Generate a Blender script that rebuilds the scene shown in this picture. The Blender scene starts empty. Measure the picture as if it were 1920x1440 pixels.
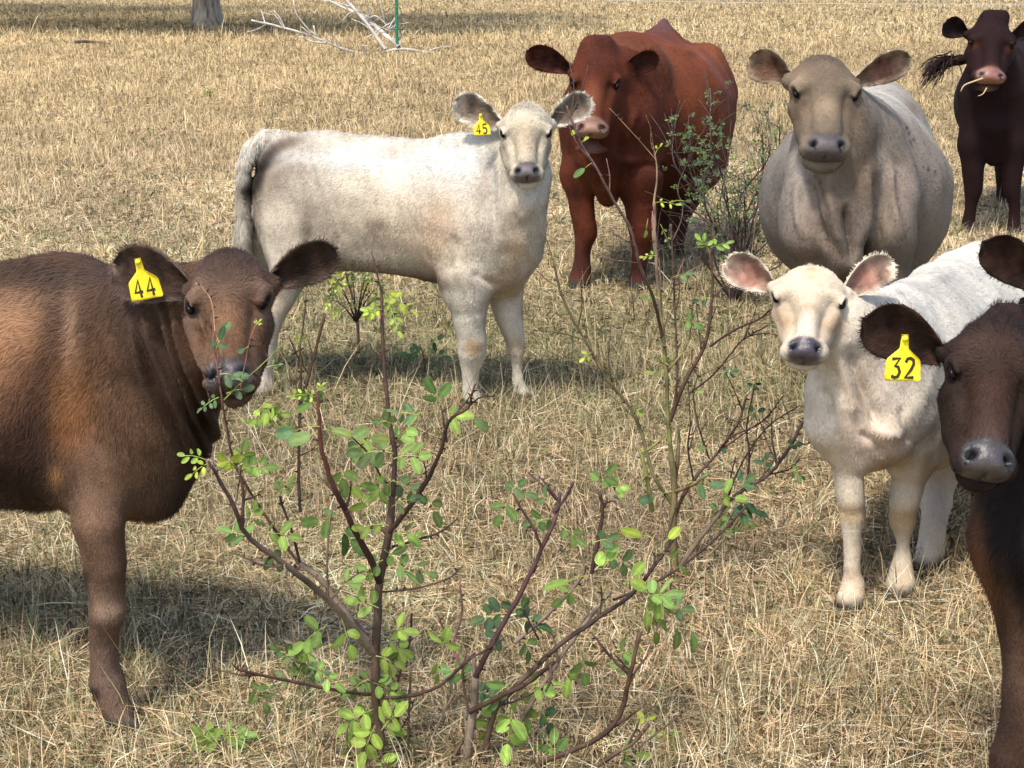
import bpy, math, random, os
import numpy as np
from mathutils import Vector
SC = bpy.context.scene
C = SC.collection
rng = np.random.default_rng(11)
random.seed(5)
# ------------------------------------------------------------ camera, light
F, H, PITCH = 3000.0, 1.6, math.atan(780/3000)
cam = bpy.data.objects.new('camera', bpy.data.cameras.new('camera')); C.objects.link(cam)
cam.location = (0, 0, H); cam.rotation_euler = (math.pi/2 - PITCH, 0, 0)
cam.data.sensor_width = 36; cam.data.lens = F*36/1920; cam.data.clip_end = 2000; cam.data.clip_start = .05
SC.camera = cam
SUN_EL, SUN_AZ = math.radians(61), math.radians(212)     # azimuth clockwise from +Y
w = bpy.data.worlds.new('World'); SC.world = w; w.use_nodes = True
nt = w.node_tree; bg = nt.nodes['Background']
sky = nt.nodes.new('ShaderNodeTexSky'); sky.sky_type = 'NISHITA'; sky.sun_disc = False
sky.sun_elevation = SUN_EL; sky.sun_rotation = SUN_AZ; sky.dust_density = 2.0
nt.links.new(sky.outputs[0], bg.inputs[0]); bg.inputs[1].default_value = .15
sl = bpy.data.lights.new('sun', 'SUN'); sl.energy = 2.1; sl.angle = math.radians(7); sl.color = (1, .955, .88)
sun = bpy.data.objects.new('sun', sl); C.objects.link(sun)
tosun = Vector((math.sin(SUN_AZ)*math.cos(SUN_EL), math.cos(SUN_AZ)*math.cos(SUN_EL), math.sin(SUN_EL)))
sun.rotation_euler = tosun.to_track_quat('Z', 'Y').to_euler(); sun.location = (0, -5, 12)
SC.view_settings.view_transform = 'Standard'; SC.view_settings.look = 'None'
SC.view_settings.exposure = 1.17; SC.view_settings.gamma = 1
SC.cycles.max_bounces = 6; SC.cycles.transparent_max_bounces = 8
# ------------------------------------------------------------ helpers
CP, SP = math.cos(PITCH), math.sin(PITCH)
def P(px, py, Y):
    """world point at distance Y seen in direction (px,py)"""
    u = (px-960)/F; v = (720-py)/F
    t = Y/(CP+v*SP)
    return np.array([t*u, Y, H+t*(v*CP-SP)])
def PR(px, py, Y, r): # point and radius given in px
    v = (720-py)/F
    return P(px, py, Y), r*Y/(CP+v*SP)/F
def G(px, py):
    u = (px-960)/F; v = (720-py)/F
    t = -H/(v*CP-SP)
    return np.array([t*u, t*(CP+v*SP), 0.0])
def nrm(v):
    v = np.asarray(v, float); n = np.linalg.norm(v, axis=-1, keepdims=True); return v/np.maximum(n, 1e-9)
_ph = np.random.default_rng(3)
_NK = [(_ph.normal(size=3), _ph.uniform(0, 6.28)) for _ in range(60)]
def snoise(p, freq, seed=0, n=10):
    """smooth sum-of-waves noise about -1..1"""
    o = np.zeros(len(p))
    for i in range(n):
        k, ph = _NK[(seed*7+i) % 60]
        o += np.sin(p @ (k*freq*(.6+.08*i)) + ph + seed)
    return o/np.sqrt(n)
def newmesh(name, V, quads=None, tris=None, mat=None, parent=None, smooth=True, cols=None, normals=None, mats=None, midx=None):
    me = bpy.data.meshes.new(name)
    V = np.asarray(V, np.float32)
    nq = 0 if quads is None else len(quads); ntr = 0 if tris is None else len(tris)
    me.vertices.add(len(V)); me.vertices.foreach_set('co', V.ravel())
    loops = []; 
    if nq: loops.append(np.asarray(quads, np.int32).ravel())
    if ntr: loops.append(np.asarray(tris, np.int32).ravel())
    L = np.concatenate(loops)
    me.loops.add(len(L)); me.loops.foreach_set('vertex_index', L)
    st = np.concatenate([np.arange(nq)*4, nq*4+np.arange(ntr)*3]).astype(np.int32)
    me.polygons.add(nq+ntr); me.polygons.foreach_set('loop_start', st)
    if midx is not None: me.polygons.foreach_set('material_index', np.asarray(midx, np.int32))
    me.update(calc_edges=True)
    me.polygons.foreach_set('use_smooth', np.full(nq+ntr, smooth))
    if cols is not None:
        for k, c in cols.items():
            c = np.asarray(c, np.float32)
            if c.ndim == 1:
                a = me.attributes.new(k, 'FLOAT', 'POINT'); a.data.foreach_set('value', c)
            else:
                a = me.attributes.new(k, 'FLOAT_VECTOR', 'POINT'); a.data.foreach_set('vector', c.ravel())
    if normals is not None:
        me.normals_split_custom_set_from_vertices(np.asarray(normals, np.float32))
    for m in (mats or ([mat] if mat else [])): me.materials.append(m)
    o = bpy.data.objects.new(name, me); C.objects.link(o)
    if parent is not None: o.parent = parent
    return o
def tag(o, label=None, cat=None, group=None, kind=None):
    if label: o['label'] = label
    if cat: o['category'] = cat
    if group: o['group'] = group
    if kind: o['kind'] = kind
    return o
def rebase(root, base):
    """put the origin of a thing at its base without moving anything"""
    root.location = base
    for ch in root.children: ch.location = [-b for b in base]
def empty(name): 
    o = bpy.data.objects.new(name, None); C.objects.link(o); o.empty_display_size = .1; return o
# ------------------------------------------------------------ materials
def mat(name, rough=.8, spec=.3):
    m = bpy.data.materials.new(name); m.use_nodes = True
    b = m.node_tree.nodes['Principled BSDF']
    b.inputs['Roughness'].default_value = rough; b.inputs['Specular IOR Level'].default_value = spec
    return m, m.node_tree, b
def N(nt, t, **k):
    n = nt.nodes.new(t)
    for a, b in k.items(): setattr(n, a, b)
    return n
def noise(nt, scale, detail=4, rough=.6, coord=None, stretch=None):
    n = N(nt, 'ShaderNodeTexNoise'); n.inputs['Scale'].default_value = scale
    n.inputs['Detail'].default_value = detail; n.inputs['Roughness'].default_value = rough
    if coord is None: coord = N(nt, 'ShaderNodeTexCoord').outputs['Object']
    if stretch:
        mp = N(nt, 'ShaderNodeMapping'); mp.inputs['Scale'].default_value = stretch
        nt.links.new(coord, mp.inputs[0]); coord = mp.outputs[0]
    nt.links.new(coord, n.inputs['Vector']); return n
def ramp(nt, fac, stops):
    r = N(nt, 'ShaderNodeValToRGB'); e = r.color_ramp.elements
    while len(e) < len(stops): e.new(.5)
    for i, (p, c) in enumerate(stops): e[i].position = p; e[i].color = (*c, 1)
    nt.links.new(fac, r.inputs[0]); return r
def bump(nt, b, h, st, dist=.01):
    n = N(nt, 'ShaderNodeBump'); n.inputs['Strength'].default_value = st; n.inputs['Distance'].default_value = dist
    nt.links.new(h, n.inputs['Height']); nt.links.new(n.outputs[0], b.inputs['Normal'])
def attrmat(name, attr='Col', rough=.8, spec=.2, transl=0, var=0, sheen=0, rattr=None):
    m, t, b = mat(name, rough, spec)
    a = N(t, 'ShaderNodeAttribute', attribute_name=attr)
    src = a.outputs['Vector']
    if var:
        n = noise(t, 60, 5, .7); mr = N(t, 'ShaderNodeMapRange')
        mr.inputs[1].default_value = .25; mr.inputs[2].default_value = .75
        mr.inputs[3].default_value = 1-var; mr.inputs[4].default_value = 1+var
        t.links.new(n.outputs[0], mr.inputs[0])
        vm = N(t, 'ShaderNodeVectorMath', operation='SCALE'); t.links.new(src, vm.inputs[0]); t.links.new(mr.outputs[0], vm.inputs['Scale'])
        src = vm.outputs[0]; bump(t, b, n.outputs[0], .5, .006)
    t.links.new(src, b.inputs['Base Color'])
    if rattr:
        ra = N(t, 'ShaderNodeAttribute', attribute_name=rattr); t.links.new(ra.outputs['Fac'], b.inputs['Roughness']); sp = N(t, 'ShaderNodeMapRange'); sp.inputs[1].default_value = .2; sp.inputs[2].default_value = .8; sp.inputs[3].default_value = .5; sp.inputs[4].default_value = .12; t.links.new(ra.outputs['Fac'], sp.inputs[0]); t.links.new(sp.outputs[0], b.inputs['Specular IOR Level'])
    if sheen: b.inputs['Sheen Weight'].default_value = sheen; b.inputs['Sheen Roughness'].default_value = .5
    if transl:
        tr = N(t, 'ShaderNodeBsdfTranslucent'); t.links.new(src, tr.inputs[0])
        mx = N(t, 'ShaderNodeMixShader'); mx.inputs[0].default_value = transl
        t.links.new(b.outputs[0], mx.inputs[1]); t.links.new(tr.outputs[0], mx.inputs[2])
        t.links.new(mx.outputs[0], t.nodes['Material Output'].inputs[0])
    return m
M_coat = attrmat('coat', rough=.7, spec=.2, var=.14, rattr='Rough')
M_hair = attrmat('hair', rough=.6, spec=.14)
M_eye, _t, _b = mat('eyeball', .25, .07); _b.inputs['Base Color'].default_value = (.006, .004, .004, 1)
M_tag, _t, _b = mat('yellow tag plastic', .42, .4)
_n = noise(_t, 45, 3); _r = ramp(_t, _n.outputs[0], [(.3, (.62, .42, .02)), (.45, (.80, .62, .02)), (.7, (.86, .70, .02))]); _t.links.new(_r.outputs[0], _b.inputs[0])
M_ink, _t, _b = mat('tag ink', .6, .2); _b.inputs['Base Color'].default_value = (.035, .03, .012, 1)
# ------------------------------------------------------------ signed distance modelling
def axis(lo, hi, flo, fhi, co, fi):
    xs = [lo]
    while xs[-1] < hi:
        x = xs[-1]; d = max(flo-x, x-fhi, 0); h = fi if d <= 0 else min(co, fi+d*.12)
        xs.append(x+h)
    return np.array(xs)
class Body:
    def __init__(s, lat=(0, 1, 0), k=.8):
        s.pr = []; s.lat = nrm(lat); s.k = k; s.flow = (0, 0, -1); s.col = (.5, .5, .5); s.hl = .018
    def _add(s, d): 
        d.setdefault('flow', s.flow); d.setdefault('col', s.col); d.setdefault('hl', s.hl); s.pr.append(d)
    def rc(s, a, b, blend=.03, lat=None, **k):
        """round cone: a=(px,py,Y,r_px)"""
        A, ra = PR(*a); B, rb = PR(*b)
        s._add(dict(t='c', a=A, b=B, ra=ra, rb=rb, bl=blend, lat=lat, **k))
    def chain(s, pts, blend=.02, lat=None, **k):
        for a, b in zip(pts, pts[1:]): s.rc(a, b, blend, lat, **k)
    def wc(s, A, B, ra, rb, blend=.02, **k):
        s._add(dict(t='c', a=np.array(A, float), b=np.array(B, float), ra=ra, rb=rb, bl=blend, lat=None, **k))
    def el(s, c, r, R, blend=.02, sub=False, **k):
        s._add(dict(t='e', c=np.array(c, float), r=np.array(r, float), R=R, bl=blend, sub=sub, **k))
    def dist(s, d, X, Y, Z):
        if d['t'] == 'c':
            a, b = d['a'], d['b']; px, py, pz = X-a[0], Y-a[1], Z-a[2]; ba = b-a; ab = 1.0
            if d['lat']:
                L = s.lat; q = (1/d['lat']-1)
                l = px*L[0]+py*L[1]+pz*L[2]; px = px+L[0]*l*q; py = py+L[1]*l*q; pz = pz+L[2]*l*q
                ba = ba+L*(ba@L)*q
            n = max(ba@ba, 1e-9); t = np.clip((px*ba[0]+py*ba[1]+pz*ba[2])/n, 0, 1)
            return np.sqrt((px-t*ba[0])**2+(py-t*ba[1])**2+(pz-t*ba[2])**2)-(d['ra']+t*(d['rb']-d['ra']))
        c, r, R = d['c'], d['r'], d['R']
        x, y, z = X-c[0], Y-c[1], Z-c[2]
        q = [(R[0][i]*x+R[1][i]*y+R[2][i]*z) for i in range(3)]
        k0 = np.sqrt(sum((q[i]/r[i])**2 for i in range(3))); k1 = np.sqrt(sum((q[i]/r[i]**2)**2 for i in range(3)))
        return k0*(k0-1)/np.maximum(k1, 1e-6)
    def bbox(s, d):
        if d['t'] == 'c':
            R = max(d['ra'], d['rb'])*max(1.0, 1.0)
            return np.minimum(d['a'], d['b'])-R, np.maximum(d['a'], d['b'])+R
        R = max(d['r']); return d['c']-R, d['c']+R
    def build(s, co, fi, fbox, disp=None, smooth=1):
        bb = [s.bbox(d) for d in s.pr if not d.get('sub')]
        lo = np.min([b[0] for b in bb], 0)-.05; hi = np.max([b[1] for b in bb], 0)+.05
        ax = [axis(lo[i], hi[i], fbox[0][i], fbox[1][i], co, fi) for i in range(3)]
        Fd = np.full([len(a) for a in ax], .25, np.float32)
        for d in s.pr:
            b0, b1 = s.bbox(d); m = d['bl']*1.2+.03
            i0 = [max(0, np.searchsorted(ax[i], b0[i]-m)-1) for i in range(3)]
            i1 = [min(len(ax[i]), np.searchsorted(ax[i], b1[i]+m)+1) for i in range(3)]
            if any(i0[i] >= i1[i] for i in range(3)): continue
            X = ax[0][i0[0]:i1[0], None, None]; Y = ax[1][None, i0[1]:i1[1], None]; Z = ax[2][None, None, i0[2]:i1[2]]
            dd = s.dist(d, X, Y, Z); sl = tuple(slice(i0[i], i1[i]) for i in range(3)); f = Fd[sl]; k = d['bl']
            if d.get('sub'):
                h = np.maximum(k-np.abs(f+dd), 0)/k; Fd[sl] = np.maximum(f, -dd)+h*h*k*.25
            else:
                h = np.maximum(k-np.abs(f-dd), 0)/k; Fd[sl] = np.minimum(f, dd)-h*h*k*.25
        V, Q = surfnets(Fd, ax)
        E = np.unique(np.sort(np.concatenate([Q[:, [0, 1]], Q[:, [1, 2]], Q[:, [2, 3]], Q[:, [3, 0]]]), 1), axis=0)
        deg = np.bincount(E.ravel(), minlength=len(V))[:, None]
        for _ in range(smooth):
            S = np.zeros_like(V)
            for i in range(3):
                S[:, i] = np.bincount(E[:, 0], V[E[:, 1], i], len(V))+np.bincount(E[:, 1], V[E[:, 0], i], len(V))
            V = .45*V+.55*S/np.maximum(deg, 1)
        nn = vnormals(V, Q)
        if disp is not None: V = V+nn*disp(V)[:, None]; nn = vnormals(V, Q)
        # blended attributes from the nearest primitives
        W = np.zeros(len(V)); col = np.zeros((len(V), 3)); fl = np.zeros((len(V), 3)); hl = np.zeros(len(V))
        for d in s.pr:
            if d.get('sub'): continue
            dd = s.dist(d, V[:, 0], V[:, 1], V[:, 2]); wt = np.exp(-np.clip(dd, -.004, 1)/d.get('soft', .012))
            W += wt; col += wt[:, None]*np.array(d['col']); fl += wt[:, None]*np.array(d['flow']); hl += wt*d['hl']
        return V, Q, nn, col/W[:, None], nrm(fl), hl/W
def surfnets(Fd, ax):
    S = Fd < 0
    nx, ny, nz = S.shape
    cnt = np.zeros((nx-1, ny-1, nz-1), np.int8)
    for i in (0, 1):
        for j in (0, 1):
            for k in (0, 1): cnt += S[i:nx-1+i, j:ny-1+j, k:nz-1+k]
    act = (cnt > 0) & (cnt < 8); I = np.argwhere(act)
    idx = np.full(act.shape, -1, np.int64); idx[act] = np.arange(len(I))
    acc = np.zeros((len(I), 3)); n = np.zeros(len(I))
    cs = [np.array(c) for c in np.ndindex(2, 2, 2)]
    for a in range(3):
        for c in cs:
            if c[a]: continue
            e = c.copy(); e[a] = 1; A = I+c; B = I+e
            fa = Fd[tuple(A.T)]; fb = Fd[tuple(B.T)]; m = (fa < 0) != (fb < 0)
            t = np.where(m, fa/np.where(m, fa-fb, 1), 0)
            pa = np.stack([ax[i][A[:, i]] for i in range(3)], 1); pb = np.stack([ax[i][B[:, i]] for i in range(3)], 1)
            acc += np.where(m[:, None], pa+t[:, None]*(pb-pa), 0); n += m
    V = acc/n[:, None]; Qs = []
    for a in range(3):
        b, c = [(1, 2), (2, 0), (0, 1)][a]
        sl0 = [slice(None)]*3; sl1 = [slice(None)]*3; sl0[a] = slice(0, -1); sl1[a] = slice(1, None)
        s0 = S[tuple(sl0)]; s1 = S[tuple(sl1)]; ch = np.argwhere(s0 != s1)
        ok = (ch[:, b] > 0) & (ch[:, c] > 0) & (ch[:, b] < S.shape[b]-1) & (ch[:, c] < S.shape[c]-1); ch = ch[ok]
        ins = s0[tuple(ch.T)]
        def g(db, dc):
            q = ch.copy(); q[:, b] += db; q[:, c] += dc; return idx[tuple(q.T)]
        q = np.stack([g(-1, -1), g(0, -1), g(0, 0), g(-1, 0)], 1)
        q[~ins] = q[~ins][:, ::-1]; Qs.append(q)
    return V, np.concatenate(Qs)
def vnormals(V, Q):
    a = V[Q[:, 2]]-V[Q[:, 0]]; b = V[Q[:, 3]]-V[Q[:, 1]]; fn = np.cross(a, b); o = np.zeros_like(V)
    for j in range(4):
        for i in range(3): o[:, i] += np.bincount(Q[:, j], fn[:, i], len(V))
    return nrm(o)
# ------------------------------------------------------------ head
def head_frame(poll, chin, Yp, tilt=30., slope=0., yaw=0.):
    """poll, chin in px; the face is tilted so that the nose comes toward the viewer by `tilt` degrees"""
    A, B = P(*poll, Yp), P(*chin, Yp); th = math.radians(tilt); vd = nrm(A-np.array([0, 0, H]))
    dn = B-A; dn = dn-vd*(dn@vd); vis = np.linalg.norm(dn); dn = dn/vis
    L = vis/(1.04*math.cos(th)+.27*math.sin(th))
    y = nrm(dn*math.cos(th)-vd*math.sin(th))
    x = np.array([math.cos(slope), yaw, -math.sin(slope)]); x = nrm(x-y*(x@y)); z = np.cross(y, x)
    return A+dn*.05*L*math.cos(th)-vd*0, np.stack([x, y, z], 1)*L
def add_head(b, hf, wid=1.0, jaw=1.0, muz=1.0, opened=0., col=None, hl=.008, brow=1.):
    O, M = hf; L = np.linalg.norm(M[:, 0]); R = M/L
    W = lambda x, y, z: O+M@np.array([x*wid, y, z])
    fl = -R[:, 1]; muz = muz*1.10
    kw = dict(col=col or b.col, hl=hl, flow=fl)
    E = lambda c, r, bl=.05, **k: b.el(W(*c), np.array([r[0]*wid, r[1], r[2]])*L, R, bl*L, **{**kw, **k})
    def Cn(a, c, ra, rb, bl=.06, **k): b.wc(W(*a), W(*c), ra*L, rb*L, bl*L, **{**kw, **k})
    E((0, .215, -.25), (.242, .205, .215))
    E((0, .075, -.24), (.165, .120, .15), .08)
    E((0, .24, -.055), (.10, .12, .03), .06)
    E((0, .33, -.19), (.22, .22, .165), .08)
    for s in (-1, 1):
        E((s*.178, .345, -.155), (.085, .080, .092), .045)        # orbit
        Cn((s*.120, .325, -.070), (s*.232, .318, -.135), .036*brow, .044*brow, .035)        # brow ridge
        Cn((s*.185, .47, -.165), (s*.120, .68, -.165), .030, .026, .04)        # facial crest
        E((s*.150, .50, -.085), (.032, .10, .030), .05, sub=True)
        Cn((s*.165, .46, -.30), (s*.115, .68, -.30), .095*jaw*wid, .078*jaw*wid, .08)     # cheek and jaw
        Cn((s*.115, .68, -.29), (s*.055*muz, .86, -.25), .074*jaw*wid, .066*muz, .07)
        Cn((s*.13, .48, -.25), (s*.065*muz, .80, -.21), .092, .074*muz, .07)
        E((s*.092*muz, .885, -.165), (.058*muz, .075, .085), .045)      # lip wings
        Cn((s*.18, .19, -.26), (s*.245, .19, -.275), .090, .066, .05)
    Cn((0, .40, -.135), (0, .78, -.110), .130, .094*muz, .05)
    E((0, .870, -.185), (.125*muz, .100, .120), .05)
    E((0, .885, -.120), (.118*muz, .085, .085), .03)
    E((0, .915, -.105), (.125*muz, .055, .070), .03)
    yo = opened
    E((0, .925+yo*.25, -.295-yo*.55), ((.100+yo*.25)*muz, .075, .055), .03)
    Cn((0, .60, -.37-yo*.1), (0, .88+yo*.2, -.305-yo*.5), .10*jaw, .065, .06)
    for s in (-1, 1):
        a = .55*s; Rn = R @ np.array([[math.cos(a), math.sin(a), 0], [-math.sin(a), math.cos(a), 0], [0, 0, 1]])
        b.el(W(s*.082*muz/wid**.5, .905, -.030), np.array([.028, .042, .080])*L, Rn, .010*L, sub=True)
        b.el(W(s*.108*muz/wid**.5, .900, -.045), np.array([.016, .034, .050])*L, Rn, .010*L, sub=True)
    E((0, .985, -.228), (.145*muz, .080, .0065), .014, sub=True)
    E((0, .97, -.14), (.010, .05, .06), .02, sub=True)
    if yo: E((0, .99+yo*.1, -.245-yo*.22), (.085*muz, .09, .012+yo*.22), .025, sub=True)
    # eyes: find the skin on each side, then press an almond socket into it
    b.eye = []
    for s in (-1, 1):
        p0, p1 = W(s*.42, .385, .10), W(s*.10, .40, -.26); best = None
        for t in np.linspace(0, 1, 160):
            p = p0+(p1-p0)*t
            if min(float(b.dist(d, p[0], p[1], p[2])) for d in b.pr if not d.get('sub')) < .004*L/.35: best = p; break
        z = nrm(p0-p1); yv = nrm(R[:, 1]*.88-R[:, 0]*s*.45); yv = nrm(yv-z*(yv@z)); xv = np.cross(yv, z)
        Re = np.stack([xv, yv, z], 1); b.eye.append((best, Re))
        b.el(best+z*.005*L, np.array([.024, .054, .030])*L, Re, .026*L, sub=True)
        lid = lambda u, v, w: best+Re@np.array([u, v, w])*L
        k = 1 if (xv@R[:, 1]) < 0 else -1       # k*xv points up, toward the poll
        b.wc(lid(k*.038, -.055, .006), lid(k*.040, .030, .000), .021*L, .018*L, .02*L, **{**kw, 'hl': .004})
    return W
def ear(base, tip, up, wid, cup, opening, nu=22, nv=15, droop=0.):
    """leaf-shaped cupped ear. opening = direction the hollow faces"""
    base = np.array(base); ax_ = np.array(tip)-base; Ln = np.linalg.norm(ax_); a = ax_/Ln
    op = nrm(np.array(opening)-a*(np.array(opening)@a)); sd = np.cross(a, op); sd = sd*np.sign(sd@np.array(up) or 1)
    s = np.linspace(0, 1, nu)
    w = np.interp(s, [0, .12, .3, .5, .7, .85, .95, 1], [.30, .40, .70, .93, 1, .86, .56, .12])*wid*.5
    t = np.linspace(-1, 1, nv)
    S, T = np.meshgrid(s, t, indexing='ij'); Wd = w[:, None]*T
    asym = .12*wid*np.sin(S*math.pi)
    depth = cup*(1-np.abs(T)**2.2)*(1-.55*S)+.03*wid
    curl = .25*cup*np.abs(T)**4*(1-S)
    Fp = base+S[..., None]*Ln*a+(Wd+asym*.4)[..., None]*sd+(-depth-curl*.0)[..., None]*op+(-droop*S**2*Ln)[..., None]*np.array([0, 0, 1.])
    th = (.006+.012*(1-S))*(1-.75*np.abs(T)**3)*(1-.6*S)
    Bp = Fp-(th+.004)[..., None]*op
    V = np.concatenate([Fp.reshape(-1, 3), Bp.reshape(-1, 3)]); n = nu*nv; Q = []
    idx = np.arange(n).reshape(nu, nv)
    q = np.stack([idx[:-1, :-1], idx[1:, :-1], idx[1:, 1:], idx[:-1, 1:]], -1).reshape(-1, 4)
    Q = [q, q[:, ::-1]+n]
    def strip(l): l = np.array(l); return np.stack([l[:-1], l[:-1]+n, l[1:]+n, l[1:]], 1)
    Q += [strip(idx[:, 0]), strip(idx[::-1, -1]), strip(idx[-1, :])]
    Q = np.concatenate(Q)
    fn = np.cross(V[q[0, 2]]-V[q[0, 0]], V[q[0, 3]]-V[q[0, 1]])
    if fn@op < 0: Q = Q[:, ::-1]
    rim = np.maximum(np.abs(T)**3, np.clip((S-.82)/.18, 0, 1)).ravel()
    side = np.concatenate([np.ones(n), np.zeros(n)]); rim = np.concatenate([rim, rim])
    fl = nrm(np.concatenate([(a+.9*np.sign(T)[..., None]*np.abs(T)[..., None]**1.5*sd).reshape(-1, 3)]*2))
    return V, Q, side, rim, fl, np.concatenate([S.ravel()]*2)
def folds(lines, base=lambda V: 0*V[:, 0]):
    """skin folds: each ((x0,y0),(x1,y1),width,height,ymax) raises (or sinks) a soft ridge on the hide"""
    def disp(V):
        d = base(V); zz = V[:, 2]-H; k = 1/np.maximum(V[:, 1]*CP-zz*SP, .1); X = 960+F*V[:, 0]*k; Y = 720-F*(V[:, 1]*SP+zz*CP)*k
        for (a, c, wd, amp, ym) in lines:
            a = np.array(a, float); c = np.array(c, float); L = np.linalg.norm(c-a); e = (c-a)/L
            q = np.stack([X, Y], 1)-a; s = q@e; o = q@np.array([-e[1], e[0]])+wd*.8*np.sin(s/L*4+a[0])
            d = d+np.where(V[:, 1] < ym, amp*np.exp(-(o/wd)**2)*np.clip(s/L/.2, 0, 1)*np.clip((L-s)/L/.25, 0, 1), 0)
        return d
    return disp
# ------------------------------------------------------------ fur
def fur(V, Q, nn, col, fl, hl, count, width, parent, lift=.28, jit=.3, swirl=.35, cull=True, colvar=.22, name='fur', tipc=1.15, njit=.13, seed=1):
    r = np.random.default_rng(seed)
    T = np.concatenate([Q[:, [0, 1, 2]], Q[:, [0, 2, 3]]])
    cr = np.cross(V[T[:, 1]]-V[T[:, 0]], V[T[:, 2]]-V[T[:, 0]]); A = np.linalg.norm(cr, axis=1)/2
    cen = V[T].mean(1); fn = nrm(cr)
    hh = hl[T].mean(1)
    A = A*(hh > .001)
    if cull:
        tc = nrm(np.array([0, 0, H])-cen); A = A*((fn*tc).sum(1) > -.35)
        px = cen[:, 0]/np.maximum(cen[:, 1], .1); A = A*(np.abs(px) < .55)
    A = A*np.clip(.014/np.maximum(hh, .004), .6, 2.0)
    f = r.choice(len(T), count, p=A/A.sum())
    u, v = r.random(count), r.random(count); m = u+v > 1; u[m] = 1-u[m]; v[m] = 1-v[m]; ww = np.stack([1-u-v, u, v], 1)[:, :, None]
    ip = lambda X: (X[T[f]]*ww).sum(1)
    p = ip(V); n = nrm(ip(nn)); c = ip(col); g = ip(fl); l = (hl[T[f]]*ww[:, :, 0]).sum(1)*r.uniform(.6, 1.25, count)
    g = nrm(g-n*(g*n).sum(1)[:, None]); sd = np.cross(n, g)
    ang = snoise(p, 38, 1)*swirl+snoise(p, 130, 2)*swirl*.6+r.normal(0, jit, count)
    g = g*np.cos(ang)[:, None]+sd*np.sin(ang)[:, None]
    th = np.clip(r.normal(lift, .12, count)+.12*snoise(p, 90, 4), .05, 1.2)[:, None]
    d0 = g*np.cos(th)+n*np.sin(th); d1 = nrm(g*np.cos(th*.5)+n*np.sin(th*.5)+np.array([0, 0, -.15]))
    mid = p+d0*l[:, None]*.5; tip = mid+d1*l[:, None]*.5
    wv = nrm(np.cross(d0, n))*width*.5; wv = wv*r.uniform(.6, 1.3, count)[:, None]
    p = p-n*.001
    VV = np.stack([p-wv, p+wv, mid-wv*.8, mid+wv*.8, tip], 1).reshape(-1, 3)
    k = np.arange(count)*5
    q = np.stack([k, k+1, k+3, k+2], 1); t = np.stack([k+2, k+3, k+4], 1)
    br = (1+colvar*r.normal(size=count)+.12*snoise(p*np.array([1, 1, .35]), 55, 6))[:, None]; br = np.clip(br, .4, 1.9)
    cc = np.stack([c*br*.8, c*br*.8, c*br, c*br, np.minimum(c*br*tipc, .95)], 1).reshape(-1, 3)
    hn = nrm(n+njit*r.normal(size=(count, 3))); NN = np.repeat(hn, 5, 0)
    return newmesh(name, VV, q, t, M_hair, parent, True, dict(Col=cc), NN)
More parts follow.
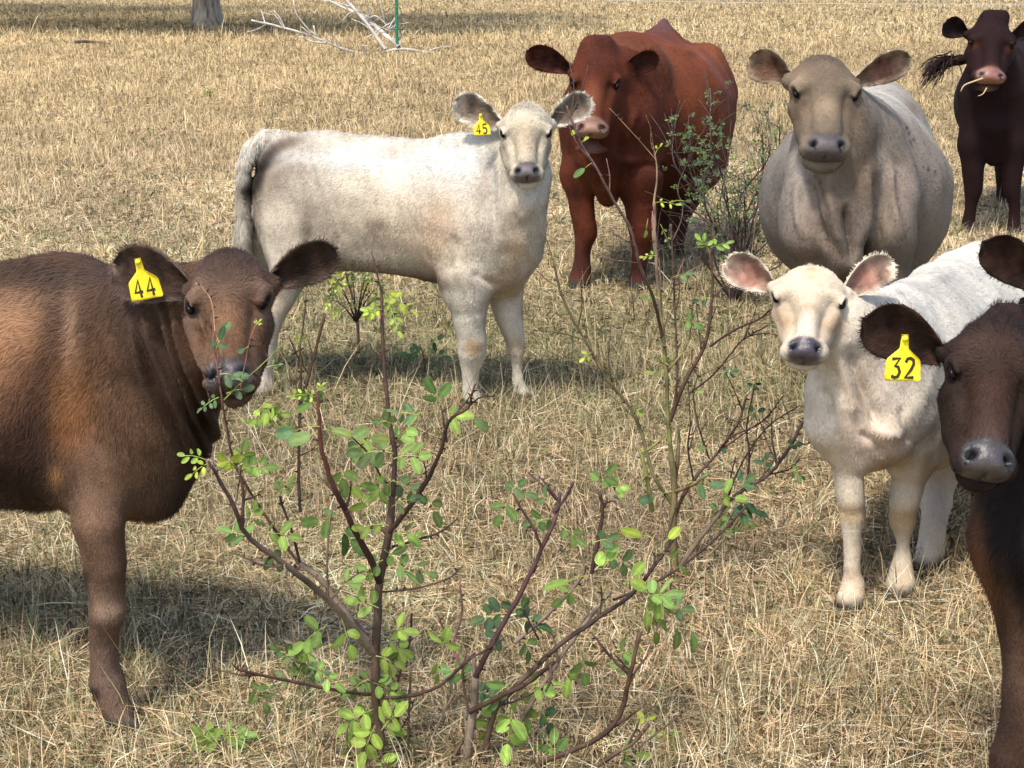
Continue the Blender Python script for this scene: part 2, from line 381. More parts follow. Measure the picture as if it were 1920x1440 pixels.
# ------------------------------------------------------------ ear tag
DIG = {'4': [[(.62, 0), (.62, 1), (0, .32), (.9, .32)]],
       '5': [[(.85, 1), (.12, 1), (.08, .56), (.45, .64), (.78, .52), (.86, .3), (.74, .08), (.4, 0), (.08, .1)]],
       '3': [[(.05, .95), (.85, .98), (.38, .6), (.7, .55), (.88, .3), (.72, .07), (.4, 0), (.05, .1)]],
       '2': [[(.05, .78), (.2, .96), (.5, 1), (.8, .9), (.85, .7), (.6, .4), (.05, .02), (.9, .02)]]}
def ear_tag(parent, top, down, normal, h, txt, label):
    """top = pin point; down/normal = directions; h = total height"""
    d = nrm(down); n = nrm(np.array(normal)-d*(np.array(normal)@d)); sx = np.cross(n, d)
    if sx[0] < 0: sx = -sx
    out = [(-.09, -.03), (.09, -.03), (.11, .26), (.14, .30), (.40, .50), (.44, .56), (.47, .95), (.44, 1.0), (-.44, 1.0), (-.47, .95), (-.44, .56), (-.40, .50), (-.14, .30), (-.11, .26)]
    bendf = lambda y: .06*h*(y**2)
    pt = lambda x, y, o: np.array(top)+sx*x*h*.86+d*y*h+n*(o+bendf(y))
    # rows for a slightly curved sheet
    ys = [-.03, .1, .26, .30, .40, .50, .56, .7, .85, .95, 1.0]
    hw = lambda y: np.interp(y, [-.03, .26, .30, .50, .56, .95, 1.0], [.085, .11, .14, .40, .44, .47, .43])
    V = []; 
    for o in (.0012, -.0012):
        for y in ys:
            for x in (-1, -.5, 0, .5, 1): V.append(pt(x*hw(y), y, o))
    n0 = len(ys)*5; Q = []
    for i in range(len(ys)-1):
        for j in range(4):
            a = i*5+j; Q.append((a, a+1, a+6, a+5)); Q.append((a+n0, a+5+n0, a+6+n0, a+1+n0))
        for a in (i*5, i*5+4): Q.append((a, a+5, a+5+n0, a+n0))
    for j in range(4):
        for i in (0, len(ys)-1): a = i*5+j; Q.append((a, a+1, a+1+n0, a+n0))
    t = newmesh('ear_tag', V, Q, None, M_tag, parent, True)
    t['label'] = label
    # numerals as thin raised strokes
    VV = []; QQ = []; x0 = -.31; cw = .26; ch = .44
    for i, c in enumerate(txt):
        ox = x0+i*(cw+.10)
        for st in DIG[c]:
            pts = [np.array((ox+x*cw, .93-y*ch)) for x, y in st]; wd = .038
            L = []
            for k, q in enumerate(pts):
                e0 = pts[k]-pts[k-1] if k else pts[1]-pts[0]; e1 = pts[k+1]-pts[k] if k < len(pts)-1 else e0
                e0 = e0/np.linalg.norm(e0); e1 = e1/np.linalg.norm(e1); m = np.array((-(e0+e1)[1], (e0+e1)[0])); m = m/max(np.linalg.norm(m), .3)
                L.append((q-m*wd, q+m*wd))
            b0 = len(VV)
            for q0, q1 in L: VV += [pt(*q0, .0020), pt(*q1, .0020)]
            for k in range(len(L)-1): a = b0+k*2; QQ.append((a, a+1, a+3, a+2))
    newmesh('number', VV, QQ, None, M_ink, t, False)
    sv = []; sq = []  # pin
    for i in range(10):
        a = i/10*6.283; sv += [pt(.085*math.cos(a), .05+.07*math.sin(a), .002), pt(.07*math.cos(a), .05+.06*math.sin(a), .006)]
    for i in range(10): a = i*2; b = (i*2+2) % 20; sq.append((a, b, b+1, a+1))
    sq2 = [(1, 2*i+1, 2*i+3) for i in range(1, 9)]
    newmesh('pin', sv, sq, sq2, M_tag, t, True)
def eyes(b, L, parent, k=1.):
    for c, Re in b.eye:
        u, v = np.meshgrid(np.linspace(0, math.pi, 11), np.linspace(0, 2*math.pi, 18, endpoint=False), indexing='ij')
        p = np.stack([np.sin(u)*np.cos(v)*.026, np.cos(u)*.048, np.sin(u)*np.sin(v)*.030], -1).reshape(-1, 3)*L*k
        q = [(i*18+j, i*18+(j+1) % 18, (i+1)*18+(j+1) % 18, (i+1)*18+j) for i in range(10) for j in range(18)]
        newmesh('eye', (p@Re.T)+c-Re[:, 2]*.020*L, q, None, M_eye, parent, True)
LASH = []
def finish(name, b, hf, W, co, fi, label, cat, ears, blobs, hairs, hw, disp=None, base=None, headcols=None, wid=1., padcol=(.05, .045, .045), fbox=None, earcol=None, tagd=None, group='cattle gathered in the pasture', lift=.24, cv=.15, rimcol=None, eyer=.05, swirl=.35, muz=1., padrough=.35, seed=1, noeye=False, hlb=(), fext=0., tear=.7, tuft=None, foreflow=True):
    muz *= 1.10; O, M = hf; L = np.linalg.norm(M[:, 0]); Mi = np.linalg.inv(M)
    if fbox is None:
        cpts = np.array([W(x, y, z) for x in (-.35, .35) for y in (-.1, 1.1) for z in (-.5, .1)]); fbox = (cpts.min(0)-np.array([0, 0, fext]), cpts.max(0))
    V, Q, nn, col, fl, hl = b.build(co, fi, fbox, disp)
    hp = (V-O)@Mi.T; hp[:, 0] /= wid            # head coordinates
    inh = (hp[:, 1] > -.15) & (hp[:, 1] < 1.2) & (np.abs(hp[:, 0]) < .45) & (hp[:, 2] > -.5) & (hp[:, 2] < .2)
    rough = np.full(len(V), .85)
    def soft(d, e): return 1/(1+np.exp(np.clip(d/e, -40, 40)))
    # whorl on the forehead
    if foreflow:
        R = M/L; wh = np.array([0, .36, -.05]); q = hp-wh; rad = q[:, [0]]*R[:, 0]+q[:, [1]]*R[:, 1]+.35*R[:, 1]*(q[:, [1]] > .1)
        m = inh & (hp[:, 2] > -.30); fl[m] = nrm(rad[m]+1e-4)
    if headcols:
        for (x, y, z, r, e, c) in headcols:
            d = np.sqrt((np.abs(hp[:, 0])-x)**2+(hp[:, 1]-y)**2+((hp[:, 2]-z))**2)-r if x >= 0 else np.sqrt((hp[:, 0])**2+(hp[:, 1]-y)**2+((hp[:, 2]-z))**2)-r
            a = (soft(d, e)*inh)[:, None]; col = col*(1-a)+np.array(c)*a
    # sockets, nose pad, mouth
    for c_, Re in b.eye:
        q = ((V-c_)/L)@Re; d = np.sqrt((q[:, 0]/.029)**2+(q[:, 1]/.060)**2+(q[:, 2]/.06)**2)-1
        a = soft(d-.08, .12)[:, None]; col = col*(1-a)+np.array((.012, .009, .008))*a; hl = hl*(1-soft(d-.7, .15))
        d2 = np.sqrt(((q[:, 0])/.05)**2+((q[:, 1]-.11)/.06)**2+(q[:, 2]/.08)**2)-1      # tear line
        a = soft(d2, .3)[:, None]*tear; col = col*(1-a)+col*.45*a
    pad = inh & (hp[:, 1] > .86)
    q = hp-np.array([0, .910, -.095]); xx = q[:, 0]*wid; d = (np.abs(xx/(.128*muz*wid**.6))**3+np.abs(q[:, 1]/.115)**3+np.abs(q[:, 2]/.14)**3)**(1/3)-1
    a = soft(d, .05)*inh*(hp[:, 2] > -.232); col = col*(1-a[:, None])+np.array(padcol)*a[:, None]; rough = rough*(1-a)+padrough*a; hl = np.where(a > .35, 0, hl)
    for s in (-1, 1):
        q = hp-np.array([s*.093*muz/wid**.5, .900, -.05]); d = np.sqrt((q[:, 0]*wid/.042)**2+(q[:, 1]/.052)**2+(q[:, 2]/.075)**2)-1
        a = (soft(d, .12)*inh)[:, None]; col = col*(1-a)+np.array((.004, .003, .003))*a
    q = hp-np.array([0, .985, -.228]); d = np.sqrt((q[:, 0]*wid/.14)**2+(q[:, 1]/.085)**2+(q[:, 2]/.013)**2)-1
    a = (soft(d, .3)*inh)[:, None]; col = col*(1-a*.9)+np.array((.01, .008, .007))*a*.9; hl = hl*(1-.9*a[:, 0])
    if tuft:
        r_, ln = tuft; q = hp-np.array([0, .02, -.12]); d = np.sqrt((q**2).sum(1)); a = soft(d-r_, .03)*inh; hl = hl*(1-a)+ln*a
    zz = V[:, 2]-H; kk = 1/np.maximum(V[:, 1]*CP-zz*SP, .1); QX = 960+F*V[:, 0]*kk; QY = 720-F*(V[:, 1]*SP+zz*CP)*kk
    JX = 3*snoise(V, 45, 3)+5*snoise(V, 18, 5); JY = 3*snoise(V, 45, 8)+5*snoise(V, 18, 7)
    for bl in blobs:   # (px,py,Y,r_px or (rx,ry,angle),soft,color): stains, coat patches, painted highlights and shade
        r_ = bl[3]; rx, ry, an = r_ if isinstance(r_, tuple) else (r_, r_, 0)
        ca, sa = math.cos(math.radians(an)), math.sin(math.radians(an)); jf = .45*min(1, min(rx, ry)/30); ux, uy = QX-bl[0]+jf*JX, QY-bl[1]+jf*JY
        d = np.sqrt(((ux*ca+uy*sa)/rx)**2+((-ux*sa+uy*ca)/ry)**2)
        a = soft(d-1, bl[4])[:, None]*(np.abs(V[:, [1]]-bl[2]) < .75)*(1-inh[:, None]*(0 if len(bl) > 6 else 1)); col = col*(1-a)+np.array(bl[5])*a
    for (x_, y_, (rx, ry, an), e_, val) in hlb:
        ca, sa = math.cos(math.radians(an)), math.sin(math.radians(an)); ux, uy = QX-x_, QY-y_
        a = soft(np.sqrt(((ux*ca+uy*sa)/rx)**2+((-ux*sa+uy*ca)/ry)**2)-1, e_); hl = hl*(1-a)+val*a
    col = col*(1+.10*snoise(V, 14, 6)+.07*snoise(V, 5, 2))[:, None].clip(.5, 1.6)
    # ears
    EV, EQ, EN, EC, EF, EH, ER = [V], [Q], [nn], [col], [fl], [hl], [rough]; n0 = len(V)
    ec = earcol or dict(inner=(.2, .1, .07), back=b.col, rim=b.col)
    for e in ears:
        v, q, side, rim, f_, S_ = ear(*e['g'], **e.get('k', {}))
        n_ = vnormals(v, q); inn = np.array(ec['inner']); bk = np.array(ec['back']); rm = np.array(ec['rim'])
        c_ = np.where(side[:, None] > .5, inn*(1-rim[:, None]**2)+rm*rim[:, None]**2, bk*(1-rim[:, None]**3)+rm*rim[:, None]**3)
        if 'skin' in ec:
            sk = np.exp(-(((S_-.5)/.22)**2)-((rim/.6)**2)); sk = (sk*side)[:, None]; c_ = c_*(1-sk)+np.array(ec['skin'])*sk
        c_ = c_*(1+.35*snoise(v, 60, 2)+.25*snoise(v, 150, 4))[:, None].clip(.35, 2.0); EV.append(v); EQ.append(q+n0); n0 += len(v); EN.append(n_); EC.append(c_); EF.append(f_); EH.append(np.full(len(v), ec.get('hl', .018))*(.75+.15*rim)); ER.append(np.full(len(v), .85))
    V = np.concatenate(EV); Q = np.concatenate(EQ); nn = np.concatenate(EN); col = np.concatenate(EC); fl = np.concatenate(EF); hl = np.concatenate(EH); rough = np.concatenate(ER)
    foot = np.clip((.055-V[:, 2])/.02, 0, 1)[:, None]; col = col*(1-foot)+np.array((.05, .042, .036))*foot; hl = hl*(1-foot[:, 0])
    root = empty(name); tag(root, label, cat, group)
    body = newmesh('body', V, Q, None, M_coat, root, True, dict(Col=col*.85, Rough=rough))
    fur(V, Q, nn, col, fl, hl, int(hairs*HD), hw, root, lift=lift, swirl=swirl, seed=seed, colvar=cv)
    if not noeye: eyes(b, L, root)
    if tagd: ear_tag(root, *tagd)
    if base is None: base = V[V[:, 2].argmin()]
    rebase(root, (float(base[0]), float(base[1]), 0.))
    return root
HD = 1.0
M_stem = attrmat('twig bark', rough=.65, spec=.3, var=.2)
M_stem_dark, _t, _b = mat('dark tail hair', .6, .2); _b.inputs['Base Color'].default_value = (.035, .014, .011, 1)
M_straw, _t, _b = mat('dry straw', .6, .3); _b.inputs['Base Color'].default_value = (.48, .36, .18, 1)
M_leaf = attrmat('leaflets', rough=.55, spec=.25, transl=.35, var=.22)
def smoothline(pts, n):
    pts = np.asarray(pts, float); m = len(pts)
    if m == 2: return pts[0]+(pts[1]-pts[0])*np.linspace(0, 1, n)[:, None]
    t = np.linspace(0, m-1, n); i = np.clip(t.astype(int), 0, m-2); f = (t-i)[:, None]
    p = np.concatenate([[2*pts[0]-pts[1]], pts, [2*pts[-1]-pts[-2]]])
    p0, p1, p2, p3 = p[i], p[i+1], p[i+2], p[i+3]
    return .5*((2*p1)+(-p0+p2)*f+(2*p0-5*p1+4*p2-p3)*f*f+(-p0+3*p1-3*p2+p3)*f**3)
def tubes(name, lines, m, parent, ns=6, cols=None, knots=0., thorns=0., tcol=(.06, .02, .015), seed=0):
    """lines: (points, r0, r1[, colour0, colour1])"""
    V, Q, T, CC = [], [], [], []; n0 = 0; r = np.random.default_rng(seed)
    for ln in lines:
        pts, r0, r1 = ln[:3]; c0 = np.array(ln[3] if len(ln) > 3 else (.1, .06, .04)); c1 = np.array(ln[4] if len(ln) > 4 else c0)
        L = sum(np.linalg.norm(np.subtract(a, b)) for a, b in zip(pts, pts[1:])); n = int(np.clip(L/max(r0*3, .012), 4, 60))
        p = smoothline(pts, n); 
        if knots: p = p+r.normal(size=p.shape)*r0*knots
        tg = nrm(np.gradient(p, axis=0)); ref = np.array([0.3, 1, .2]); u = nrm(np.cross(tg, ref)); v = np.cross(tg, u)
        rad = np.linspace(r0, r1, n)*(1+knots*.5*r.normal(size=n)); a = np.arange(ns)/ns*2*math.pi
        ring = p[:, None]+rad[:, None, None]*(np.cos(a)[None, :, None]*u[:, None]+np.sin(a)[None, :, None]*v[:, None])
        V.append(ring.reshape(-1, 3)); i = np.arange(n-1)[:, None]*ns; j = np.arange(ns)[None]
        Q.append(np.stack([i+j, i+(j+1) % ns, i+ns+(j+1) % ns, i+ns+j], -1).reshape(-1, 4)+n0)
        e = n0+(n-1)*ns; T += [(e, e+k, e+k+1) for k in range(1, ns-1)]
        tt = np.linspace(0, 1, n)[:, None]; cc = c0*(1-tt)+c1*tt; cc = cc*(1+.25*r.normal(size=(n, 1))).clip(.5, 1.6)
        CC.append(np.repeat(cc, ns, 0)); n0 += n*ns
        if thorns:
            for k in range(int(L*thorns)):
                q = r.integers(1, n-1); al = r.random()*6.28; o = np.cos(al)*u[q]+np.sin(al)*v[q]; b0 = p[q]+o*rad[q]*.7; l = .008+.006*r.random()
                w1 = tg[q]*.003; w2 = np.cross(o, tg[q])*.0018
                V.append(np.array([b0-w1, b0+w1, b0+w2, b0+o*l+tg[q]*.003])); T += [(n0, n0+2, n0+3), (n0+2, n0+1, n0+3), (n0+1, n0, n0+3)]; CC.append(np.array([tcol]*4)); n0 += 4
    return newmesh(name, np.concatenate(V), np.concatenate(Q), np.array(T), m, parent, True, dict(Col=np.concatenate(CC)))
class Leaves:
    def __init__(s, seed=0): s.V = []; s.Q = []; s.C = []; s.n = 0; s.r = np.random.default_rng(seed)
    def leaflet(s, base, d, nrmv, L, wd, col):
        d = nrm(d); n = nrm(np.array(nrmv)-d*(np.array(nrmv)@d)); sx = np.cross(d, n); r = s.r
        us = np.array([0, .12, .35, .6, .82, .95, 1.0]); ws = np.array([.05, .62, .95, 1, .78, .42, .08])*wd*.5
        bend = r.uniform(-.25, .1)*L; fold = r.uniform(.05, .35)
        V = []
        for u, w_ in zip(us, ws):
            c = base+d*u*L+n*(bend*u*u)
            for k in (-1, -.5, 0, .5, 1): V.append(c+sx*w_*k+n*(fold*w_*abs(k)+.02*L*math.sin(9*u+3*k)*abs(k)))
        V = np.array(V); i = np.arange(6)[:, None]*5; j = np.arange(4)[None]
        s.Q.append(np.stack([i+j, i+j+1, i+j+6, i+j+5], -1).reshape(-1, 4)+s.n); s.V.append(V)
        c = np.tile(np.array(col), (35, 1)); c[2::5] *= 1.3; c[1::5] *= r.uniform(.8, 1.1); c[3::5] *= r.uniform(.8, 1.1); c = c*(r.uniform(.85, 1.5)); tipy = np.repeat(us, 5)[:, None]
        if r.random() < .25: c = c*(1-.5*tipy**3)+np.array((.22, .16, .04))*.5*tipy**3
        s.C.append(np.clip(c*(1+.06*r.normal(size=(35, 1))), 0, 1)); s.n += 35
    def pinnate(s, base, d, n, L, lf, pairs, col, stems, yellow=0., terminal=True):
        """compound leaf: rachis plus paired leaflets; lf = leaflet length"""
        r = s.r; d = nrm(d); n = nrm(np.array(n)-d*(np.array(n)@d)); sx = np.cross(d, n)
        pts = [base+d*L*t-n*0+np.array([0, 0, -1.])*L*.28*t*t for t in np.linspace(0, 1, 4)]
        stems.append((pts, .0011, .0006, (.22, .26, .05), (.3, .34, .06)))
        c0 = np.array(col)*(1+.18*r.normal()); y = np.array((.42, .46, .05)); k = yellow*r.random(); c0 = np.clip(c0*(1-k)+y*k, .01, 1)
        for i in range(pairs):
            t = (i+.8)/(pairs+.4); b = base+d*L*t+np.array([0, 0, -1.])*L*.28*t*t
            for sd in (-1, 1):
                if r.random() < .12: continue
                dd = nrm(sx*sd*(1+.3*r.normal())+d*(.5+.3*r.normal())+n*.25*r.normal()+np.array([0, 0, -.25]))
                s.leaflet(b+sx*sd*.003, dd, n+.35*r.normal(size=3), lf*r.uniform(.7, 1.15), lf*r.uniform(.5, .62), c0*(1+.12*r.normal()))
        if terminal: s.leaflet(pts[-1], nrm(d+np.array([0, 0, -.3])), n+.3*r.normal(size=3), lf*r.uniform(.8, 1.2), lf*.58, c0)
    def build(s, parent, name='foliage'):
        return newmesh(name, np.concatenate(s.V), np.concatenate(s.Q), None, M_leaf, parent, True, dict(Col=np.concatenate(s.C)))
RED, BRN, GRY, GRN, DKR = (.07, .036, .022), (.085, .052, .032), (.17, .125, .085), (.16, .17, .05), (.040, .018, .016)
LG, MG, DG, YG, PG = (.16, .25, .05), (.10, .175, .045), (.038, .085, .04), (.27, .33, .045), (.085, .15, .062)
def shrub(name, label, branches, leaves, base, Y0, ns=7, thorns=35, seed=1, cat='shrub', knots=.10, group='leafy thorny shrubs in the pasture', twigs=0):
    """branches: (list of (px,py,dY), r0px, r1px, c0, c1); leaves: (px,py,dY,lengthpx,leafpx,pairs,angle,colour,yellow)"""
    r = np.random.default_rng(seed); root = empty(name); tag(root, label, cat, group)
    L = []; thin = []
    for pts, r0, r1, c0, c1 in branches:
        w_ = [P(x, y, Y0+d) for x, y, d in pts]; s0 = PR(pts[0][0], pts[0][1], Y0+pts[0][2], r0)[1]; s1 = PR(pts[-1][0], pts[-1][1], Y0+pts[-1][2], r1)[1]
        s0 *= .7; s1 *= .72; L.append((w_, s0, s1, c0, c1))
        nt_ = int(twigs*len(pts)) if (r0 > 4.6 or twigs > .8) else 0
        for k in range(nt_):
            q = smoothline(w_, 20); i = r.integers(5, 19); dd = nrm(q[i]-q[i-1]); e = nrm(dd*.7+r.normal(size=3)*.55+V3(0, 0, .3)); l = r.uniform(.04, .13)*Y0/3.2
            thin.append(([q[i], q[i]+e*l*.5, q[i]+e*l+r.normal(size=3)*.01], s1*.8, s1*.4, c0, c1))
    lv = Leaves(seed+5); rach = []
    for (x, y, d, lp, fp, pairs, ang, col, yl) in leaves:
        m = PR(x, y, Y0+d, 1)[1]; a = math.radians(ang)
        dirv = np.array([math.cos(a), r.uniform(-.5, .3), math.sin(a)]); n = np.array([-math.sin(a)*.4+.3*r.normal(), -.75, .75])
        lv.pinnate(P(x, y, Y0+d), dirv, n, lp*m*.85, fp*m*.74, pairs, col, rach, yl)
    tubes('branches', L+thin+rach, M_stem, root, ns, knots=knots, thorns=thorns, seed=seed)
    if lv.V: lv.build(root)
    rebase(root, (base[0], base[1], 0)); return root
def at(*v): return v
def main_shrubs():
    B = []
    def b(pts, r0, r1, c0=BRN, c1=None): B.append((pts, r0, r1, c0, c1 or c0))
    b([(716, 1500, -.02), (710, 1380, 0), (703, 1290, 0), (706, 1200, .0), (712, 1100, .02), (728, 1005, .03), (737, 930, .04)], 14, 10, BRN, BRN)
    b([(737, 930, .04), (740, 850, .05), (730, 790, .06), (721, 700, .08), (716, 600, .1), (716, 535, .12)], 8, 4, DKR, RED)
    b([(700, 1225, 0), (660, 1175, -.04), (610, 1120, -.10), (545, 1065, -.16), (470, 1010, -.2), (430, 935, -.24), (392, 868, -.26)], 12, 4, GRY, DKR)
    b([(694, 1210, .01), (640, 1140, .02), (600, 1085, .03), (563, 1056, .03)], 11, 8, GRY, GRY)
    b([(560, 1058, .03), (520, 1000, .03), (480, 940, .02), (440, 870, -.02), (425, 800, -.05), (415, 742, -.08), (404, 660, -.08), (398, 600, -.07), (396, 560, -.06)], 4.5, 2, BRN, (.20, .09, .07))
    b([(712, 1092, .02), (690, 1040, -.03), (655, 975, -.08), (625, 910, -.12), (603, 840, -.14), (597, 770, -.15), (594, 735, -.15)], 10, 4, DKR, (.11, .035, .02))
    b([(728, 1003, .03), (760, 960, .0), (793, 915, -.04), (825, 850, -.08), (842, 790, -.1), (878, 762, -.12), (890, 720, -.14)], 8, 3, DKR, RED)
    b([(878, 762, -.12), (905, 742, -.12), (925, 744, -.12)], 3, 1.5, DKR); b([(838, 830, -.09), (832, 790, -.09), (826, 760, -.08)], 3.5, 2, DKR)
    b([(735, 1025, .03), (790, 1010, .06), (830, 995, .08), (858, 972, .1)], 4, 2.5, RED); b([(716, 1110, .03), (780, 1103, .05), (840, 1085, .08), (868, 1060, .1)], 3, 2, BRN)
    b([(694, 1302, 0), (640, 1296, -.04), (560, 1280, -.08), (500, 1268, -.12), (447, 1255, -.15)], 5, 4, RED, RED)
    b([(706, 1308, 0), (760, 1306, -.03), (820, 1288, -.06), (862, 1252, -.08), (890, 1225, -.08)], 5, 4, RED, DKR)
    b([(865, 1250, -.08), (850, 1210, -.06), (866, 1150, -.05), (862, 1090, -.05)], 4, 2.5, (.14, .06, .05)); b([(850, 1215, -.06), (832, 1180, -.06), (820, 1150, -.06)], 3, 2, RED)
    b([(562, 960, .12), (560, 880, .12), (562, 780, .12), (564, 700, .12), (562, 640, .12)], 5, 3, BRN, (.09, .06, .025)); b([(563, 760, .12), (580, 700, .13), (596, 640, .14), (608, 592, .15)], 5.5, 3.5, RED, RED)
    b([(615, 1120, -.08), (613, 1050, -.06), (618, 980, -.04), (628, 940, -.03)], 3.5, 2.5, BRN, GRY); b([(620, 1125, -.08), (650, 1090, -.04), (682, 1070, -.02)], 3.5, 2, BRN)
    b([(545, 1060, -.14), (500, 1062, -.14), (470, 1050, -.15), (430, 1035, -.15)], 3, 2, BRN); b([(562, 1055, .03), (548, 1000, .03), (530, 950, .04), (524, 930, .04)], 4, 3, DKR)
    b([(455, 985, -.21), (456, 930, -.2), (449, 880, -.2)], 5, 3.5, DKR, RED)
    b([(733, 850, .06), (760, 800, .1), (785, 770, .12)], 3, 2, BRN); b([(720, 905, .05), (690, 850, .02), (660, 820, -.02)], 3, 2, DKR)
    b([(735, 1450, .05), (748, 1380, .06), (742, 1300, .06), (768, 1200, .08), (772, 1150, .08)], 5, 3, RED); b([(765, 1450, .02), (766, 1360, .02), (770, 1250, .03)], 4, 3, BRN); b([(790, 1450, .0), (812, 1380, .0), (850, 1300, .02)], 4.5, 3, GRY)
    b([(403, 620, -.08), (398, 570, -.08), (382, 542, -.08), (366, 530, -.08)], 2.2, 1, (.35, .22, .1)); b([(450, 730, -.1), (458, 690, -.1), (468, 640, -.1), (482, 602, -.1)], 2, 1, (.3, .12, .08)); b([(420, 750, -.09), (450, 720, -.1), (490, 685, -.1), (535, 640, -.1)], 2, 1, (.2, .22, .06))
    Lf = []
    def l(x, y, lp, fp, pairs, ang, col=MG, yl=.1, d=0): Lf.append((x, y, d, lp, fp, pairs, ang, col, yl))
    # leaves high on the sprig in front of the brown calf's face
    l(404, 660, 40, 34, 1, 75, PG, 0, -.1); l(406, 640, 34, 36, 0, 65, PG, 0, -.1); l(412, 702, 30, 36, 1, 15, PG, 0, -.1); l(425, 738, 40, 32, 1, 30, DG, 0, -.1); l(410, 745, 40, 18, 3, 200, PG, .1, -.1); l(455, 715, 22, 26, 0, 150, PG, 0, -.11); l(466, 650, 10, 24, 0, 190, PG, 0, -.11)
    l(480, 610, 14, 10, 2, 60, YG, 0, -.11); l(500, 690, 30, 14, 1, 30, MG, 0, -.1)
    # top of red stem: hanging pale compound leaves
    l(722, 548, 60, 26, 4, -20, LG, .6, .12); l(722, 552, 70, 22, 5, -62, LG, .6, .12); l(716, 590, 34, 22, 2, 150, LG, .3, .1); l(716, 580, 30, 18, 2, 175, YG, .2, .1)
    l(594, 735, 24, 14, 2, 60, YG, 0, -.15); l(594, 745, 60, 14, 4, 155, YG, 0, -.15); l(562, 645, 14, 16, 1, 100, YG, 0, .12); l(520, 760, 50, 30, 3, 200, LG, .7, -.1); l(600, 800, 60, 60, 0, 175, PG, 0, -.16)
    for (x, y, lp, fp, pr, an, c) in [(600, 812, 20, 62, 0, 182, PG), (606, 806, 20, 58, 0, 12, PG), (620, 800, 90, 56, 1, -20, PG), (590, 760, 20, 40, 1, 120, MG), (640, 875, 20, 50, 1, -80, MG), (660, 820, 40, 50, 1, 10, MG),
                                      (738, 860, 70, 44, 2, 30, MG), (738, 850, 70, 48, 2, 160, DG), (742, 830, 60, 44, 2, 60, MG), (828, 760, 40, 54, 1, 110, MG), (838, 780, 20, 50, 1, 20, LG), (735, 900, 60, 38, 2, -20, DG), (740, 900, 50, 40, 2, 200, MG),
                                      (735, 950, 50, 36, 2, 40, DG), (728, 985, 60, 36, 2, 160, MG), (725, 1000, 60, 40, 2, 10, LG), (720, 1030, 60, 38, 2, -30, MG), (718, 1050, 50, 36, 2, 200, MG), (640, 970, 50, 52, 1, 170, LG), (630, 985, 40, 56, 1, -40, MG), (700, 960, 50, 46, 1, 120, LG),
                                      (470, 1010, 50, 36, 2, 150, MG), (490, 1000, 60, 40, 2, 10, MG), (470, 985, 50, 34, 2, 80, MG), (500, 1020, 40, 40, 1, -60, DG), (450, 880, 60, 34, 3, 20, LG), (448, 880, 50, 32, 3, 120, YG), (447, 885, 60, 34, 3, 80, LG), (392, 868, 40, 22, 2, 200, YG), (385, 862, 50, 24, 2, 150, LG), (520, 930, 50, 24, 2, 60, LG),
                                      (610, 1175, 50, 44, 2, 200, LG), (640, 1160, 50, 50, 1, -70, LG), (600, 1165, 60, 46, 1, 240, LG), (710, 1140, 50, 42, 2, 150, MG), (725, 1180, 40, 40, 2, 20, LG), (720, 1195, 50, 40, 2, -30, MG), (705, 1230, 40, 40, 2, -10, LG), (560, 1240, 60, 34, 2, 60, PG), (560, 1240, 60, 34, 2, 130, PG), (580, 1250, 60, 34, 2, -20, MG), (470, 1280, 50, 38, 2, -60, PG), (500, 1275, 40, 30, 1, 230, PG),
                                      (700, 1280, 50, 38, 3, -20, LG), (700, 1270, 50, 34, 3, 200, MG), (695, 1320, 60, 42, 3, 230, LG), (700, 1330, 60, 46, 2, 200, LG), (704, 1360, 50, 50, 2, 240, LG), (715, 1370, 60, 52, 2, 60, LG), (712, 1400, 50, 62, 1, 20, LG), (700, 1420, 50, 50, 2, -20, LG), (690, 1390, 50, 42, 2, 200, MG), (830, 1215, 30, 46, 1, 80, LG), (825, 1230, 30, 40, 1, -100, LG),
                                      (800, 930, 30, 44, 1, -60, DG), (860, 770, 36, 50, 0, -20, PG), (785, 780, 50, 34, 2, 150, PG), (745, 800, 50, 34, 2, 140, PG), (640, 1100, 30, 36, 1, 40, MG), (760, 1060, 50, 34, 1, 0, DG)]:
        l(x, y, lp, fp, pr, an, c, .25, rng.uniform(-.1, .08))
    shrub('thorny_shrub', 'tall thorny shrub with green oval leaflets, reaching up before the brown calf', B, Lf, G(712, 1440)+V3(0, -.05, 0), 3.0, seed=3, thorns=30, twigs=.45)
    # right-hand clump
    B = []
    b([(868, 1490, 0), (880, 1380, 0), (888, 1320, .02), (892, 1270, .02)], 13, 10, GRY, GRY); b([(892, 1270, .02), (920, 1210, .02), (955, 1150, .04), (990, 1085, .06), (1015, 1030, .08), (1040, 975, .1), (1050, 925, .12)], 8, 5, DKR, (.09, .035, .035)); b([(1040, 960, .1), (1062, 930, .12), (1075, 905, .12)], 4, 3, DKR)
    b([(905, 1440, .0), (925, 1340, 0), (960, 1295, 0), (1010, 1245, 0), (1060, 1200, .02), (1120, 1160, .05), (1190, 1108, .08), (1235, 1050, .1), (1262, 1012, .12)], 9, 4, BRN, DKR)
    b([(930, 1450, .04), (990, 1330, .06), (1050, 1235, .08), (1100, 1165, .10), (1145, 1110, .12)], 7, 5, GRY, GRY); b([(1150, 1125, .12), (1250, 1080, .3), (1330, 1020, .6), (1400, 950, .8)], 4, 3, BRN, RED)
    b([(880, 1335, .0), (940, 1305, -.02), (990, 1280, -.04), (1040, 1240, -.06)], 8, 6, RED, DKR)
    b([(1110, 1075, .1), (1122, 1010, .1), (1130, 960, .1), (1124, 922, .1)], 6, 5, DKR, RED)
    b([(1005, 1435, -.05), (1060, 1412, -.06), (1110, 1390, -.07), (1150, 1360, -.08), (1172, 1310, -.09), (1185, 1250, -.1), (1200, 1185, -.1)], 8, 6, RED, RED)
